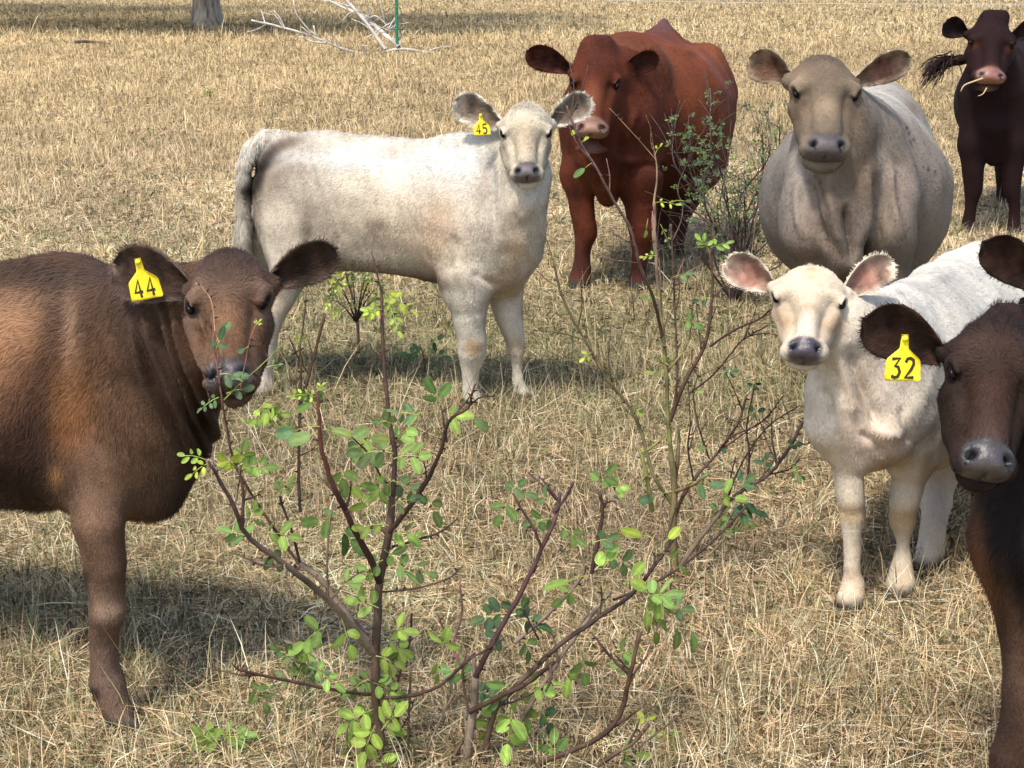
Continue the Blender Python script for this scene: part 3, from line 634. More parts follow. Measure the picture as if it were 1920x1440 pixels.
    b([(1110, 1440, -.1), (1160, 1410, -.1), (1195, 1385, -.1), (1216, 1358, -.1)], 7, 5, BRN, BRN); b([(1200, 1400, -.1), (1250, 1360, -.1), (1288, 1330, -.1)], 2.5, 2, BRN)
    b([(965, 1205, .03), (1030, 1150, .05), (1085, 1090, .08), (1100, 1062, .1)], 6, 4, GRY, BRN); b([(1016, 1030, .08), (1000, 990, .06), (975, 950, .05), (962, 925, .05)], 4, 3, (.1, .05, .04))
    b([(880, 1345, .05), (868, 1280, .06), (868, 1240, .06)], 4, 3, BRN); b([(1185, 1262, -.1), (1165, 1240, -.1), (1150, 1225, -.1)], 3, 2, DKR); b([(1010, 1200, .0), (990, 1160, 0), (985, 1140, 0)], 3, 2, DKR)
    b([(850, 1470, .0), (845, 1430, 0), (880, 1370, .02), (905, 1340, .02)], 6, 4, BRN); b([(900, 1330, 0), (960, 1316, 0), (1020, 1290, 0)], 4, 3, DKR)
    Lf = []
    for (x, y, lp, fp, pr, an, c) in [(950, 1150, 50, 44, 2, 170, DG), (960, 1150, 40, 40, 2, 60, DG), (975, 1160, 40, 40, 2, -10, DG), (985, 1190, 30, 38, 1, -80, DG), (940, 1180, 30, 36, 1, 230, DG), (1100, 1080, 40, 62, 0, 175, LG), (1125, 1080, 50, 56, 1, 70, LG), (1170, 1100, 40, 54, 1, 60, LG), (1200, 1110, 60, 48, 2, -20, LG), (1210, 1120, 50, 44, 2, 30, MG), (1215, 1140, 50, 44, 1, -70, MG), (1190, 1130, 60, 48, 1, -30, LG),
                                      (1270, 1150, 30, 52, 0, -90, DG), (1290, 1155, 30, 56, 0, -75, MG), (1255, 1140, 30, 36, 1, 10, DG), (1225, 1010, 30, 46, 0, 150, YG), (1245, 1020, 20, 40, 0, 60, YG), (1235, 1030, 50, 34, 1, -30, LG), (1120, 910, 40, 34, 2, 60, MG), (1130, 915, 40, 30, 2, 20, LG), (1050, 985, 40, 34, 2, -20, MG), (1045, 970, 50, 38, 2, 170, MG), (960, 930, 40, 40, 1, 230, MG), (955, 925, 40, 36, 1, 60, PG), (1040, 940, 40, 30, 1, 150, DG),
                                      (960, 1280, 50, 44, 2, 200, MG), (970, 1290, 50, 46, 2, -70, LG), (960, 1330, 60, 54, 2, -100, LG), (990, 1290, 50, 46, 2, 20, LG), (1010, 1320, 40, 42, 1, -60, DG), (940, 1330, 50, 46, 2, 230, LG), (1070, 1240, 30, 46, 1, -100, LG), (1090, 1220, 40, 44, 1, -80, MG), (1150, 1230, 40, 36, 1, 30, MG), (1195, 1255, 40, 30, 1, 160, MG), (880, 1270, 50, 40, 2, 150, PG), (890, 1300, 40, 34, 2, 10, DG), (868, 1390, 40, 44, 1, 180, DG),
                                      (1050, 1420, 50, 44, 2, 120, MG), (1060, 1430, 40, 44, 1, -30, DG), (1150, 1415, 50, 40, 1, 20, LG), (1215, 1355, 20, 26, 1, 120, YG), (1220, 1400, 50, 40, 2, 40, LG), (1250, 1420, 30, 30, 1, -20, DG), (1130, 1040, 60, 36, 2, -10, DG), (1110, 1020, 40, 36, 1, 30, DG), (1085, 1100, 40, 40, 1, 200, MG)]:
        l(x, y, lp, fp, pr, an, c, .2, rng.uniform(-.04, .12))
    shrub('thorny_shrub', 'spreading thorny shrub with long arching dark red branches in the middle foreground', B, Lf, G(900, 1440)+V3(0, -.05, 0), 3.0, seed=4, thorns=30, twigs=.45)
    # shrub behind, right of centre
    B = []
    b([(1266, 1085, 0), (1262, 1000, 0), (1264, 900, 0), (1258, 850, 0)], 11, 8, (.14, .11, .05), (.14, .11, .05)); b([(1258, 850, 0), (1252, 770, 0), (1250, 700, 0), (1240, 600, .02), (1232, 520, .04), (1228, 440, .05), (1226, 380, .06)], 6, 4, GRN, (.2, .1, .08)); b([(1226, 380, .06), (1232, 330, .06), (1228, 290, .06), (1223, 268, .06)], 3, 1.5, (.3, .2, .1))
    b([(1260, 945, 0), (1225, 890, 0), (1205, 820, .02), (1185, 770, .03), (1135, 705, .05), (1098, 640, .06), (1070, 590, .07), (1050, 545, .08), (1038, 490, .08)], 6, 3, (.12, .11, .04), BRN); b([(1222, 960, .0), (1212, 890, 0), (1198, 840, .02)], 7, 5, GRN)
    b([(1256, 790, 0), (1285, 715, .0), (1320, 650, .02), (1332, 590, .04), (1336, 520, .05), (1330, 470, .06)], 6, 3, RED, RED); b([(1266, 760, 0), (1270, 690, .0), (1266, 600, .02), (1262, 500, .04), (1258, 420, .05)], 4, 2.5, BRN, BRN)
    b([(1262, 965, .0), (1300, 900, 0), (1345, 850, .02), (1385, 790, .03), (1400, 740, .04)], 5, 3, RED, BRN); b([(1268, 1070, 0), (1320, 1000, .0), (1372, 935, .02), (1400, 915, .03), (1440, 890, .05), (1480, 840, .06), (1510, 780, .08)], 6, 4, GRY, DKR); b([(1400, 915, .03), (1405, 850, .04), (1400, 800, .05), (1415, 720, .06)], 3.5, 2, DKR)
    b([(1330, 650, .02), (1375, 620, .0), (1420, 600, -.02), (1450, 578, -.03)], 3.5, 2, DKR); b([(1290, 740, 0), (1340, 700, 0), (1390, 640, .0), (1440, 610, 0)], 3, 2, DKR); b([(1440, 890, .05), (1480, 880, .06), (1500, 860, .06)], 3, 1.5, DKR)
    b([(1244, 640, .02), (1225, 560, -.05), (1200, 500, -.1), (1182, 430, -.12), (1150, 375, -.14), (1115, 310, -.16), (1090, 270, -.17), (1072, 225, -.18), (1062, 198, -.18)], 5, 2.5, BRN, (.16, .08, .07))
    b([(1330, 860, .02), (1310, 800, .0), (1300, 740, 0), (1310, 700, 0)], 3, 2, BRN); b([(1345, 850, .02), (1370, 820, 0), (1430, 790, 0), (1470, 740, 0)], 3, 1.5, DKR); b([(1300, 900, 0), (1290, 840, 0), (1296, 790, 0)], 3, 2, DKR); b([(1362, 940, 0), (1390, 870, 0), (1440, 800, 0), (1500, 760, .02)], 3, 1.5, DKR)
    b([(1270, 1080, .1), (1330, 1040, .1), (1380, 980, .1), (1392, 930, .1)], 4, 3, (.3, .22, .12), (.2, .15, .08)); b([(1190, 600, .1), (1180, 540, .1), (1130, 480, .1)], 2, 1, BRN); b([(1250, 700, 0), (1290, 640, 0), (1300, 560, 0), (1320, 500, .02)], 3, 1.5, (.2, .15, .06))
    Lf = []
    for (x, y, lp, fp, pr, an, c, yl) in [(1112, 305, 20, 30, 0, 200, MG, 0), (1090, 268, 10, 22, 0, 60, YG, .4), (1078, 262, 10, 20, 0, 100, YG, .3), (1228, 290, 30, 12, 1, 70, YG, .3), (1226, 380, 50, 14, 2, 15, YG, .2), (1238, 420, 40, 12, 2, -60, GRN, .3), (1215, 410, 20, 22, 0, -100, LG, .1), (1255, 380, 40, 16, 1, 20, PG, .1), (1238, 560, 30, 18, 1, 160, MG, .1), (1262, 520, 30, 22, 1, 30, PG, .1), (1232, 480, 30, 12, 2, 170, YG, .5),
                                          (1330, 470, 40, 20, 2, 120, LG, .2), (1332, 465, 40, 22, 2, 30, LG, .4), (1340, 480, 40, 20, 2, -20, MG, .2), (1038, 500, 30, 10, 2, 100, YG, .5), (1050, 545, 20, 14, 0, 60, YG, .5), (1250, 690, 20, 16, 1, 100, YG, .4), (1245, 700, 30, 18, 2, 160, GRN, .4), (1275, 600, 30, 28, 1, 0, MG, 0), (1335, 560, 30, 20, 1, 170, DG, 0), (1275, 920, 60, 44, 0, 175, PG, 0), (1290, 905, 50, 38, 1, 20, PG, 0), (1330, 930, 60, 40, 1, 20, LG, .1),
                                          (1385, 915, 30, 40, 1, 60, PG, 0), (1390, 930, 30, 38, 1, -80, DG, 0), (1380, 950, 40, 34, 1, 0, DG, 0), (1430, 880, 30, 24, 1, 80, DG, 0), (1370, 860, 20, 24, 0, 120, DG, 0), (1400, 780, 30, 20, 1, 40, DG, 0), (1470, 840, 30, 22, 1, 30, DG, 0), (1480, 880, 30, 20, 2, -20, MG, 0), (1300, 740, 30, 16, 2, 60, MG, .2), (1190, 780, 20, 18, 1, 60, MG, .3), (1110, 660, 20, 16, 1, 200, YG, .3), (1350, 700, 30, 18, 2, 30, DG, 0), (1440, 610, 30, 14, 2, 30, DG, 0), (1410, 730, 30, 16, 2, 80, DG, 0), (1300, 850, 30, 20, 1, 60, MG, 0), (1340, 1000, 40, 26, 1, 20, MG, 0)]:
        l(x, y, lp, fp, pr, an, c, yl, 0)
    shrub('thorny_shrub', 'thorny shrub with many thin bare stems, left of the cream calf', B, Lf, G(1262, 1085), 4.06, seed=6, thorns=22, ns=6, twigs=.9)
    # grey-green bushy shrub in front of the red cow
    r = np.random.default_rng(31); B = []; Lf = []
    st = (1378, 575)
    tips = [(1300, 235), (1332, 170), (1365, 300), (1290, 300), (1320, 330), (1268, 215), (1345, 380), (1310, 400), (1395, 300), (1415, 330), (1440, 200), (1462, 215), (1470, 260), (1430, 260), (1385, 350), (1360, 330), (1400, 400), (1450, 400), (1460, 470), (1340, 440), (1475, 300)]
    for (x, y) in tips:
        mx = st[0]+(x-st[0])*.45+r.normal()*12; my = st[1]+(y-st[1])*.5
        b([(st[0]+r.normal()*4, st[1], 0), (mx, my, r.normal()*.12), (x+r.normal()*6, (y+my)/2, r.normal()*.18), (x, y, r.normal()*.2)], 3.2, 1.2, DKR, (.10, .08, .06))
        for k in range(10):
            t = r.uniform(.25, 1.0)**.8; px = mx+(x-mx)*t+r.normal()*15; py = my+(y-my)*t+r.normal()*13
            Lf.append((px, py, r.normal()*.15, r.uniform(10, 18), r.uniform(6, 10), 2, r.uniform(0, 180), (.055, .095, .06) if r.random() < .75 else (.09, .14, .05), .1))
    for k in range(80):
        px, py = (1322+r.normal()*24, 285+r.normal()*34) if k % 3 else (1385+r.normal()*38, 390+r.normal()*55)
        Lf.append((px, py, r.normal()*.12, r.uniform(8, 15), r.uniform(6, 10), 2, r.uniform(0, 360), (.05, .085, .055), .1))
    shrub('bushy_shrub', 'bushy shrub with small dark grey-green leaves between the red cow and the fawn cow', B, Lf, G(1378, 575), G(1378, 575)[1], seed=8, thorns=10, ns=5, twigs=3.0, group=None)
    # little shrub below the white calf's belly
    B = []; Lf = []
    b([(672, 665, 0), (670, 600, 0), (664, 570, 0), (650, 520, 0), (648, 500, 0)], 5, 2, GRY, DKR)
    for (x, y) in [(630, 520), (640, 545), (690, 530), (700, 545), (660, 510), (685, 515), (622, 560), (705, 560)]:
        b([(668, 605, 0), ((668+x)/2, (575+y)/2+8, r.normal()*.05), (x, y, r.normal()*.1)], 2.6, 1.2, DKR)
        for k in range(7): Lf.append((x+r.normal()*9, y+r.normal()*14, r.normal()*.08, 14, r.uniform(9, 14), 1, r.uniform(0, 360), (.07, .11, .04) if r.random() < .6 else (.28, .34, .06), .2))
    for (x, y) in [(650, 512), (620, 540), (655, 520), (625, 545), (700, 600), (705, 595)]: Lf.append((x, y, -.1, 20, 17, 1, r.uniform(20, 160), YG, .3))
    shrub('small_shrub', 'small twiggy shrub growing under the belly of the white calf', B, Lf, G(672, 665), G(672, 665)[1], seed=10, thorns=10, ns=5, group=None)
    # low seedlings
    def sprout(px, py, h, n, fp, col, label, seed, stemc=RED, hang=False):
        r = np.random.default_rng(seed); Y = G(px, py)[1]; B = [([(px, py+6, 0), (px+r.normal()*6, py-h*.5, 0), (px+r.normal()*10, py-h, 0)], 2.5, 1.2, stemc, stemc)]; Lf = []
        for k in range(n):
            t = r.uniform(.3, 1); Lf.append((px+r.normal()*4, py-h*t, 0, fp*1.5, fp, r.integers(1, 3), r.uniform(-20, 200), col, .2))
        shrub('seedling', label, B, Lf, G(px, py), Y, seed=seed, thorns=0, ns=5, cat='seedling', group='leafy seedlings in the dry grass', knots=.05)
    sprout(415, 1425, 50, 7, 38, MG, 'seedling with broad green leaflets, right of the brown calf\'s hoof', 61)
    sprout(802, 705, 60, 6, 24, PG, 'seedling with blue-green leaves in front of the white calf\'s front hoof', 62)
    sprout(495, 815, 40, 8, 26, LG, 'bright yellow-green seedling beside the hind hoof of the white calf', 63)
    sprout(395, 190, 22, 7, 8, (.12, .14, .06), 'dark green weed clump in the far dry grass', 64)
    sprout(560, 1300, 50, 7, 34, PG, 'seedling with pale leaves left of the main foreground stem', 65)
    sprout(1370, 1000, 40, 6, 26, MG, 'seedling in the straw just left of the cream calf', 66)
DN = (0, 0, -1.)
def V3(*a): return np.array(a, float)
LEGBL = .018
def leg(b, pts, col, hl=.007, back=(0, .2, -1)):
    b.chain(pts[:2], .05, col=col, hl=hl, flow=back); b.chain(pts[1:], .006, col=col, hl=hl, flow=back)
# ============ brown calf with tag 44
def calf44():
    br = (.105, .054, .028); ds = (.030, .017, .011)
    b = Body((.12, 1, 0)); b.col = br; b.hl = .022; F_ = (-.75, .1, -.65); b.flow = F_
    T = .72
    b.rc((-480, 735, 3.62, 205), (60, 728, 3.45, 208), .08, T)
    b.rc((-560, 660, 3.66, 150), (-480, 800, 3.66, 150), .06, T)
    b.rc((120, 660, 3.40, 150), (150, 820, 3.38, 125), .08, .85)
    b.rc((-400, 560, 3.60, 50), (120, 556, 3.44, 50), .10)
    b.rc((150, 590, 3.42, 80), (270, 640, 3.36, 105), .10, .9)
    b.rc((170, 700, 3.42, 175), (330, 640, 3.30, 118), .09, .62)       # neck base
    b.rc((300, 610, 3.30, 112), (405, 560, 3.20, 78), .09, .75)
    b.rc((335, 760, 3.30, 66), (405, 660, 3.18, 48), .08, .7, flow=(-.3, 0, -1))
    b.rc((250, 800, 3.34, 130), (235, 862, 3.34, 108), .08, .75, flow=(-.1, 0, -1))
    b.rc((335, 800, 3.32, 60), (285, 915, 3.32, 58), .06, .8, flow=(-.2, 0, -1))
    b.rc((110, 790, 3.33, 85), (175, 900, 3.27, 62), .09, .7, flow=(-.2, 0, -1))
    b.rc((60, 900, 3.4, 45), (-300, 915, 3.5, 40), .06, flow=(-.5, 0, -1), hl=.035)
    lc = (.135, .075, .046)
    leg(b, [(182, 890, 3.25, 62), (186, 985, 3.19, 50), (196, 1060, 3.18, 39), (200, 1122, 3.18, 33), (202, 1150, 3.17, 33), (194, 1190, 3.18, 28), (195, 1240, 3.18, 28), (199, 1280, 3.18, 35), (211, 1318, 3.17, 32), (224, 1345, 3.16, 34)], lc); b.chain([(180, 1306, 3.19, 8), (176, 1314, 3.19, 6)], .004, col=(.04, .035, .03), hl=0); b.chain([(220, 1350, 3.14, 20), (250, 1360, 3.13, 15)], .004, col=(.05, .045, .04), hl=0); b.chain([(224, 1348, 3.18, 20), (254, 1356, 3.19, 15)], .004, col=(.05, .045, .04), hl=0)
    leg(b, [(205, 880, 3.50, 60), (192, 980, 3.50, 40), (198, 1080, 3.48, 28), (196, 1110, 3.48, 28), (195, 1200, 3.46, 21), (198, 1240, 3.44, 25), (212, 1275, 3.43, 25)], (.06, .035, .022))
    for dx, Y in ((0, 3.5), (-90, 3.82)):
        leg(b, [(-620+dx, 880, Y, 100), (-650+dx, 1000, Y, 52), (-700+dx, 1090, Y, 34), (-690+dx, 1200, Y, 28), (-680+dx, 1270, Y+.0, 30)], lc)
    b.chain([(-690, 600, 3.75, 30), (-750, 800, 3.8, 20), (-750, 1000, 3.8, 25)], .02)
    hf = head_frame((417, 442), (426, 741), 3.10, 30, slope=.0, yaw=.04)
    W = add_head(b, hf, wid=1.02, hl=.012, col=(.100, .060, .039))
    fl_ = []
    for a0, c0 in (((262, 560), (385, 900)), ((290, 555), (400, 870)), ((318, 560), (410, 840)), ((345, 560), (412, 800)), ((235, 600), (350, 890)), ((370, 600), (415, 780))):
        fl_ += [(a0, c0, 5.5, .018, 3.5), ((a0[0]+14, a0[1]), (c0[0]+14, c0[1]), 5.0, -.016, 3.5)]
    disp = folds(fl_, lambda V: .004*snoise(V, 9, 2)+.0015*snoise(V, 30, 5))
    inner = dict(inner=(.036, .019, .012), back=(.05, .03, .02), rim=(.12, .08, .055), hl=.018)
    R = hf[1]
    ears = [dict(g=(W(-.235, .20, -.27), P(208, 498, 3.20), (0, 0, 1), .116, .030, (.28, -1, .05))),
            dict(g=(W(.235, .20, -.27), P(632, 474, 3.16), (0, 0, 1), .088, .022, (.05, -1, -.2)))]
    blobs = [(25, 640, 3.3, (72, 80, 0), .14, (.30, .155, .078)), (60, 730, 3.3, (45, 60, 20), .3, (.19, .09, .045)), (30, 560, 3.3, (75, 22, 0), .3, (.22, .12, .065)), (150, 520, 3.4, (170, 26, 2), .4, (.040, .026, .018)), (185, 620, 3.3, (50, 90, 0), .4, (.062, .036, .024)), (110, 640, 3.3, (16, 100, 0), .4, (.07, .04, .025)),  # lighter tan patches paint in the coat's highlights
             (137, 645, 3.3, (12, 75, 3), .35, (.28, .17, .105)), (215, 700, 3.3, (12, 90, -10), .5, (.17, .085, .045)), (130, 790, 3.3, (48, 95, 8), .35, (.24, .10, .034)), (250, 800, 3.3, (40, 110, -15), .5, (.155, .085, .045)), (200, 850, 3.3, (30, 60, 0), .5, (.15, .08, .045)), (60, 830, 3.3, (26, 120, 0), .4, (.03, .015, .010)), (15, 880, 3.3, (60, 80, 0), .35, (.028, .014, .009)), (-200, 860, 3.4, (200, 100, 0), .35, (.03, .015, .01)), (90, 905, 3.3, (70, 50, 0), .3, (.024, .013, .009)),  # dark patches low on the body paint in belly shade
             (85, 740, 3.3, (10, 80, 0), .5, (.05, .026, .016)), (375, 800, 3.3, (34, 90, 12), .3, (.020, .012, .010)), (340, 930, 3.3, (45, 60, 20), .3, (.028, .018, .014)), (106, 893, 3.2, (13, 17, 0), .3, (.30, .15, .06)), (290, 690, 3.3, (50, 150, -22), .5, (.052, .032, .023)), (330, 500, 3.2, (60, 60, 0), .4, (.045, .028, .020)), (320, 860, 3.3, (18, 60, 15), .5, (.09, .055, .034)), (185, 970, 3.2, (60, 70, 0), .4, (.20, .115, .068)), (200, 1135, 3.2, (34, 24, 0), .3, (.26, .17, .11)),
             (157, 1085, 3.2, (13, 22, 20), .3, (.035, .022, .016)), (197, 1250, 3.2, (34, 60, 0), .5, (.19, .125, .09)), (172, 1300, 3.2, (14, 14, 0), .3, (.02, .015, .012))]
    hc = [(-1, .0, -.10, .17, .04, (.028, .016, .011)), (-1, .19, -.02, .10, .05, (.042, .024, .016)), (.16, .14, -.12, .10, .04, (.05, .030, .021)), (-1, .55, -.02, .10, .06, (.21, .105, .052)), (-1, .72, -.02, .08, .05, (.19, .095, .05)), (.17, .28, -.1, .06, .03, (.17, .10, .065)),
          (.17, .47, -.15, .035, .02, (.20, .12, .075)), (.15, .62, -.2, .06, .03, (.14, .065, .03)), (.13, .9, -.15, .05, .03, (.16, .09, .055)), (.22, .1, -.2, .06, .03, (.06, .035, .024))]
    return finish('brown_calf', b, hf, W, .0075, .005, 'brown calf with yellow tag 44 in its ear, at the left edge', 'calf', ears, blobs, 190000, .0011,
                  disp, headcols=hc, earcol=inner, base=G(205, 1350), padcol=(.085, .065, .06), fbox=(P(235, 850, 3.15)-V3(.02, .25, 0), P(530, 440, 3.35)+V3(0, .05, 0)),
                  tagd=(P(258, 487, 3.135), P(278, 558, 3.14)-P(258, 487, 3.135), (-.05, -1, .15), .081, '44', 'yellow plastic ear tag printed 44'), swirl=.45, tuft=(.13, .022), seed=44, cv=.2, hlb=[(325, 720, (85, 190, -18), .2, .004)], wid=1.02)
# ============ white calf with tag 45
def calf45():
    wh = (.56, .50, .395)
    b = Body((.25, 1, 0)); b.col = wh; b.hl = .0115; b.flow = (-.8, 0, -.6); T = .62
    b.rc((606, 378, 6.03, 120), (800, 396, 5.93, 113), .10, T)
    b.rc((536, 296, 6.10, 46), (610, 292, 6.05, 46), .08)
    b.rc((530, 302, 6.10, 42), (530, 420, 6.05, 44), .06, .9)
    b.rc((568, 372, 6.02, 88), (556, 462, 5.98, 62), .08, .7)
    b.rc((640, 305, 6.0, 42), (860, 300, 5.92, 36), .08)
    b.rc((850, 400, 5.90, 118), (900, 410, 5.88, 104), .08, .75)
    b.rc((880, 330, 5.87, 75), (945, 300, 5.83, 62), .10, .8)
    b.rc((910, 400, 5.84, 95), (985, 330, 5.75, 52), .10, .75, flow=(-.1, 0, -1))
    b.rc((945, 440, 5.82, 74), (938, 495, 5.82, 56), .08, .9, flow=(0, 0, -1))
    b.rc((985, 380, 5.73, 40), (975, 470, 5.8, 42), .05, flow=(0, 0, -1))
    b.rc((872, 420, 5.78, 60), (868, 530, 5.76, 46), .07, .7, flow=(-.1, 0, -1))
    leg(b, [(870, 525, 5.77, 40), (880, 592, 5.76, 27), (885, 640, 5.755, 23), (886, 662, 5.755, 22), (882, 695, 5.76, 15), (882, 728, 5.76, 15), (886, 748, 5.76, 18), (893, 765, 5.75, 20)], wh)
    leg(b, [(945, 515, 5.88, 36), (955, 590, 5.87, 24), (967, 640, 5.87, 18), (969, 658, 5.87, 17), (969, 688, 5.87, 12), (972, 715, 5.87, 13), (978, 736, 5.87, 16), (986, 752, 5.86, 17)], wh)
    leg(b, [(552, 430, 6.00, 56), (545, 505, 5.95, 42), (528, 560, 5.95, 27), (507, 606, 5.93, 22), (501, 650, 5.93, 16), (493, 700, 5.92, 16), (490, 728, 5.91, 23), (492, 750, 5.90, 23)], wh)
    leg(b, [(495, 440, 6.2, 60), (490, 520, 6.22, 36), (470, 590, 6.22, 22), (462, 650, 6.2, 16), (462, 700, 6.2, 18), (468, 722, 6.2, 20)], wh)
    # tail
    b.chain([(540, 262, 6.09, 20), (500, 260, 6.07, 18), (472, 278, 6.05, 16), (459, 310, 6.03, 15), (456, 350, 6.03, 14), (456, 400, 6.05, 15), (456, 450, 6.06, 17), (458, 510, 6.06, 15), (462, 560, 6.1, 6)], .005, hl=.03, flow=(0, 0, -1))
    b.rc((640, 455, 5.96, 40), (830, 482, 5.90, 42), .08, T, hl=.035, flow=(-.3, 0, -1))
    hf = head_frame((985, 180), (989, 346), 5.70, 30, slope=-.015, yaw=.03)
    W = add_head(b, hf, wid=1.20, hl=.010, col=(.55, .475, .35))
    disp = folds([((925, 270), (955, 470), 9, .012, 5.9), ((905, 280), (935, 460), 9, -.008, 5.9), ((965, 370), (975, 480), 8, .010, 5.9), ((860, 440), (835, 520), 10, -.010, 5.9), ((1000, 350), (985, 420), 8, .008, 5.9), ((560, 275), (470, 340), 9, -.012, 6.3), ((640, 440), (600, 500), 9, -.008, 6.1), ((890, 500), (930, 545), 9, -.010, 5.9)], lambda V: .005*snoise(V, 9, 2)+.002*snoise(V, 28, 5))
    ears = [dict(g=(W(-.235, .20, -.27), P(853, 190, 5.76), (0, 0, 1), .108, .034, (.15, -1, -.1))), dict(g=(W(.235, .20, -.27), P(1108, 186, 5.76), (0, 0, 1), .102, .034, (-.2, -1, -.1)))]
    blobs = [(560, 300, 6, (70, 26, -14), .3, (0.34, 0.25, 0.17)), (510, 335, 6, (26, 50, 20), .3, (0.2, 0.145, 0.1)), (540, 272, 6.1, (30, 9, -20), .25, (.20, .145, .10)), (511, 290, 6.1, (26, 11, -38), .2, (.09, .06, .04)), (492, 314, 6, (26, 12, -60), .2, (.030, .020, .013)), (482, 342, 6, (26, 13, -75), .2, (.018, .012, .008)), (466, 360, 6, (19, 16, 0), .2, (.03, .018, .011)), (482, 410, 6, (10, 46, 3), .3, (0.16, 0.12, 0.09)),  # dark groove beside the tail: dung plus painted-in shade
             (780, 440, 6, (90, 55, 0), .5, (0.528, 0.405, 0.273)), (640, 420, 6, (80, 60, 0), .5, (0.546, 0.44, 0.317)), (710, 425, 6, (12, 15, 20), .3, (0.4, 0.3, 0.2)), (560, 420, 6, (60, 60, 0), .5, (0.528, 0.431, 0.317)), (575, 420, 6, (10, 18, 0), .4, (0.36, 0.29, 0.21)), (820, 430, 6, (22, 50, 10), .5, (0.56, 0.4, 0.26)), (700, 300, 6, (160, 16, 3), .4, (0.651, 0.616, 0.554)), (745, 285, 6, (30, 12, 0), .4, (0.458, 0.387, 0.299)), (860, 300, 6, (60, 30, 0), .5, (0.634, 0.607, 0.546)),  # pale patches along the back paint in sunlit highlights
             (760, 520, 6, (90, 18, 3), .25, (0.22, 0.165, 0.11)), (655, 500, 6, (45, 16, 25), .3, (0.24, 0.18, 0.12)), (945, 525, 6, (26, 24, 0), .3, (0.38, 0.27, 0.165)), (965, 460, 6, (22, 40, 0), .4, (0.52, 0.37, 0.22)), (905, 450, 6, (26, 12, -30), .5, (0.42, 0.35, 0.26)), (975, 400, 6, (26, 30, 0), .4, (0.4, 0.32, 0.23)), (905, 360, 6, (10, 60, 10), .5, (0.45, 0.37, 0.28)), (705, 428, 6, (13, 16, 20), .3, (.36, .27, .19)), (575, 425, 6, (9, 22, 0), .3, (.32, .25, .18)), (548, 266, 6.1, (9, 9, 0), .32, (0.220, 0.154, 0.110)), (532, 271, 6.1, (10, 10, 0), .32, (0.140, 0.098, 0.070)), (518, 279, 6.1, (11, 11, 0), .32, (0.080, 0.056, 0.040)), (506, 290, 6.1, (11, 11, 0), .32, (0.045, 0.032, 0.022)), (497, 303, 6.1, (10, 12, 0), .32, (0.030, 0.021, 0.015)), (489, 317, 6.1, (9, 12, 0), .32, (0.022, 0.015, 0.011)), (484, 331, 6.1, (9, 12, 0), .32, (0.018, 0.013, 0.009)), (480, 345, 6.1, (9, 12, 0), .32, (0.016, 0.011, 0.008)), (470, 358, 6.1, (11, 11, 0), .32, (0.022, 0.015, 0.011)),  (725, 528, 6, (110, 12, 3), .2, (.13, .095, .065)), (886, 650, 6, (16, 17, 0), .2, (0.42, 0.3, 0.17)), (968, 650, 6, (11, 14, 0), .3, (0.45, 0.36, 0.24)), (520, 560, 6, (14, 40, 0), .5, (0.46, 0.36, 0.25)), (500, 730, 6, (30, 18, 0), .5, (0.45, 0.37, 0.28))]  # dark belly strips paint in shade; spots deepen the shaded, dirty tail groove
    hc = [(-1, .09, -.08, .09, .03, (.30, .24, .19)), (-1, .40, -.03, .08, .06, (.46, .33, .20)), (-1, .60, -.03, .08, .05, (.50, .38, .24)), (.20, .47, -.2, .05, .03, (.33, .27, .19)), (-1, .80, -.02, .05, .03, (.36, .29, .21)), (.17, .60, -.25, .08, .04, (.40, .34, .25))]
    ec = dict(inner=(.16, .115, .08), back=wh, rim=(.66, .60, .49), hl=.016)
    return finish('white_calf', b, hf, W, .0085, .006, 'cream-white calf with yellow tag 45 standing side-on in the middle of the pasture', 'calf', ears, blobs, 190000, .0016,
                  disp, headcols=hc, earcol=ec, base=G(740, 760), padcol=(.13, .105, .105), tagd=(P(901, 214, 5.68), (.08, 0, -1), (.1, -1, .1), .073, '45', 'yellow plastic ear tag printed 45'), swirl=.55, tuft=(.10, .03), seed=45, hlb=[(502, 312, (26, 66, 35), .15, .003), (720, 522, (120, 16, 3), .2, .006)], fext=.12, wid=1.20, eyer=.047, padrough=.5)
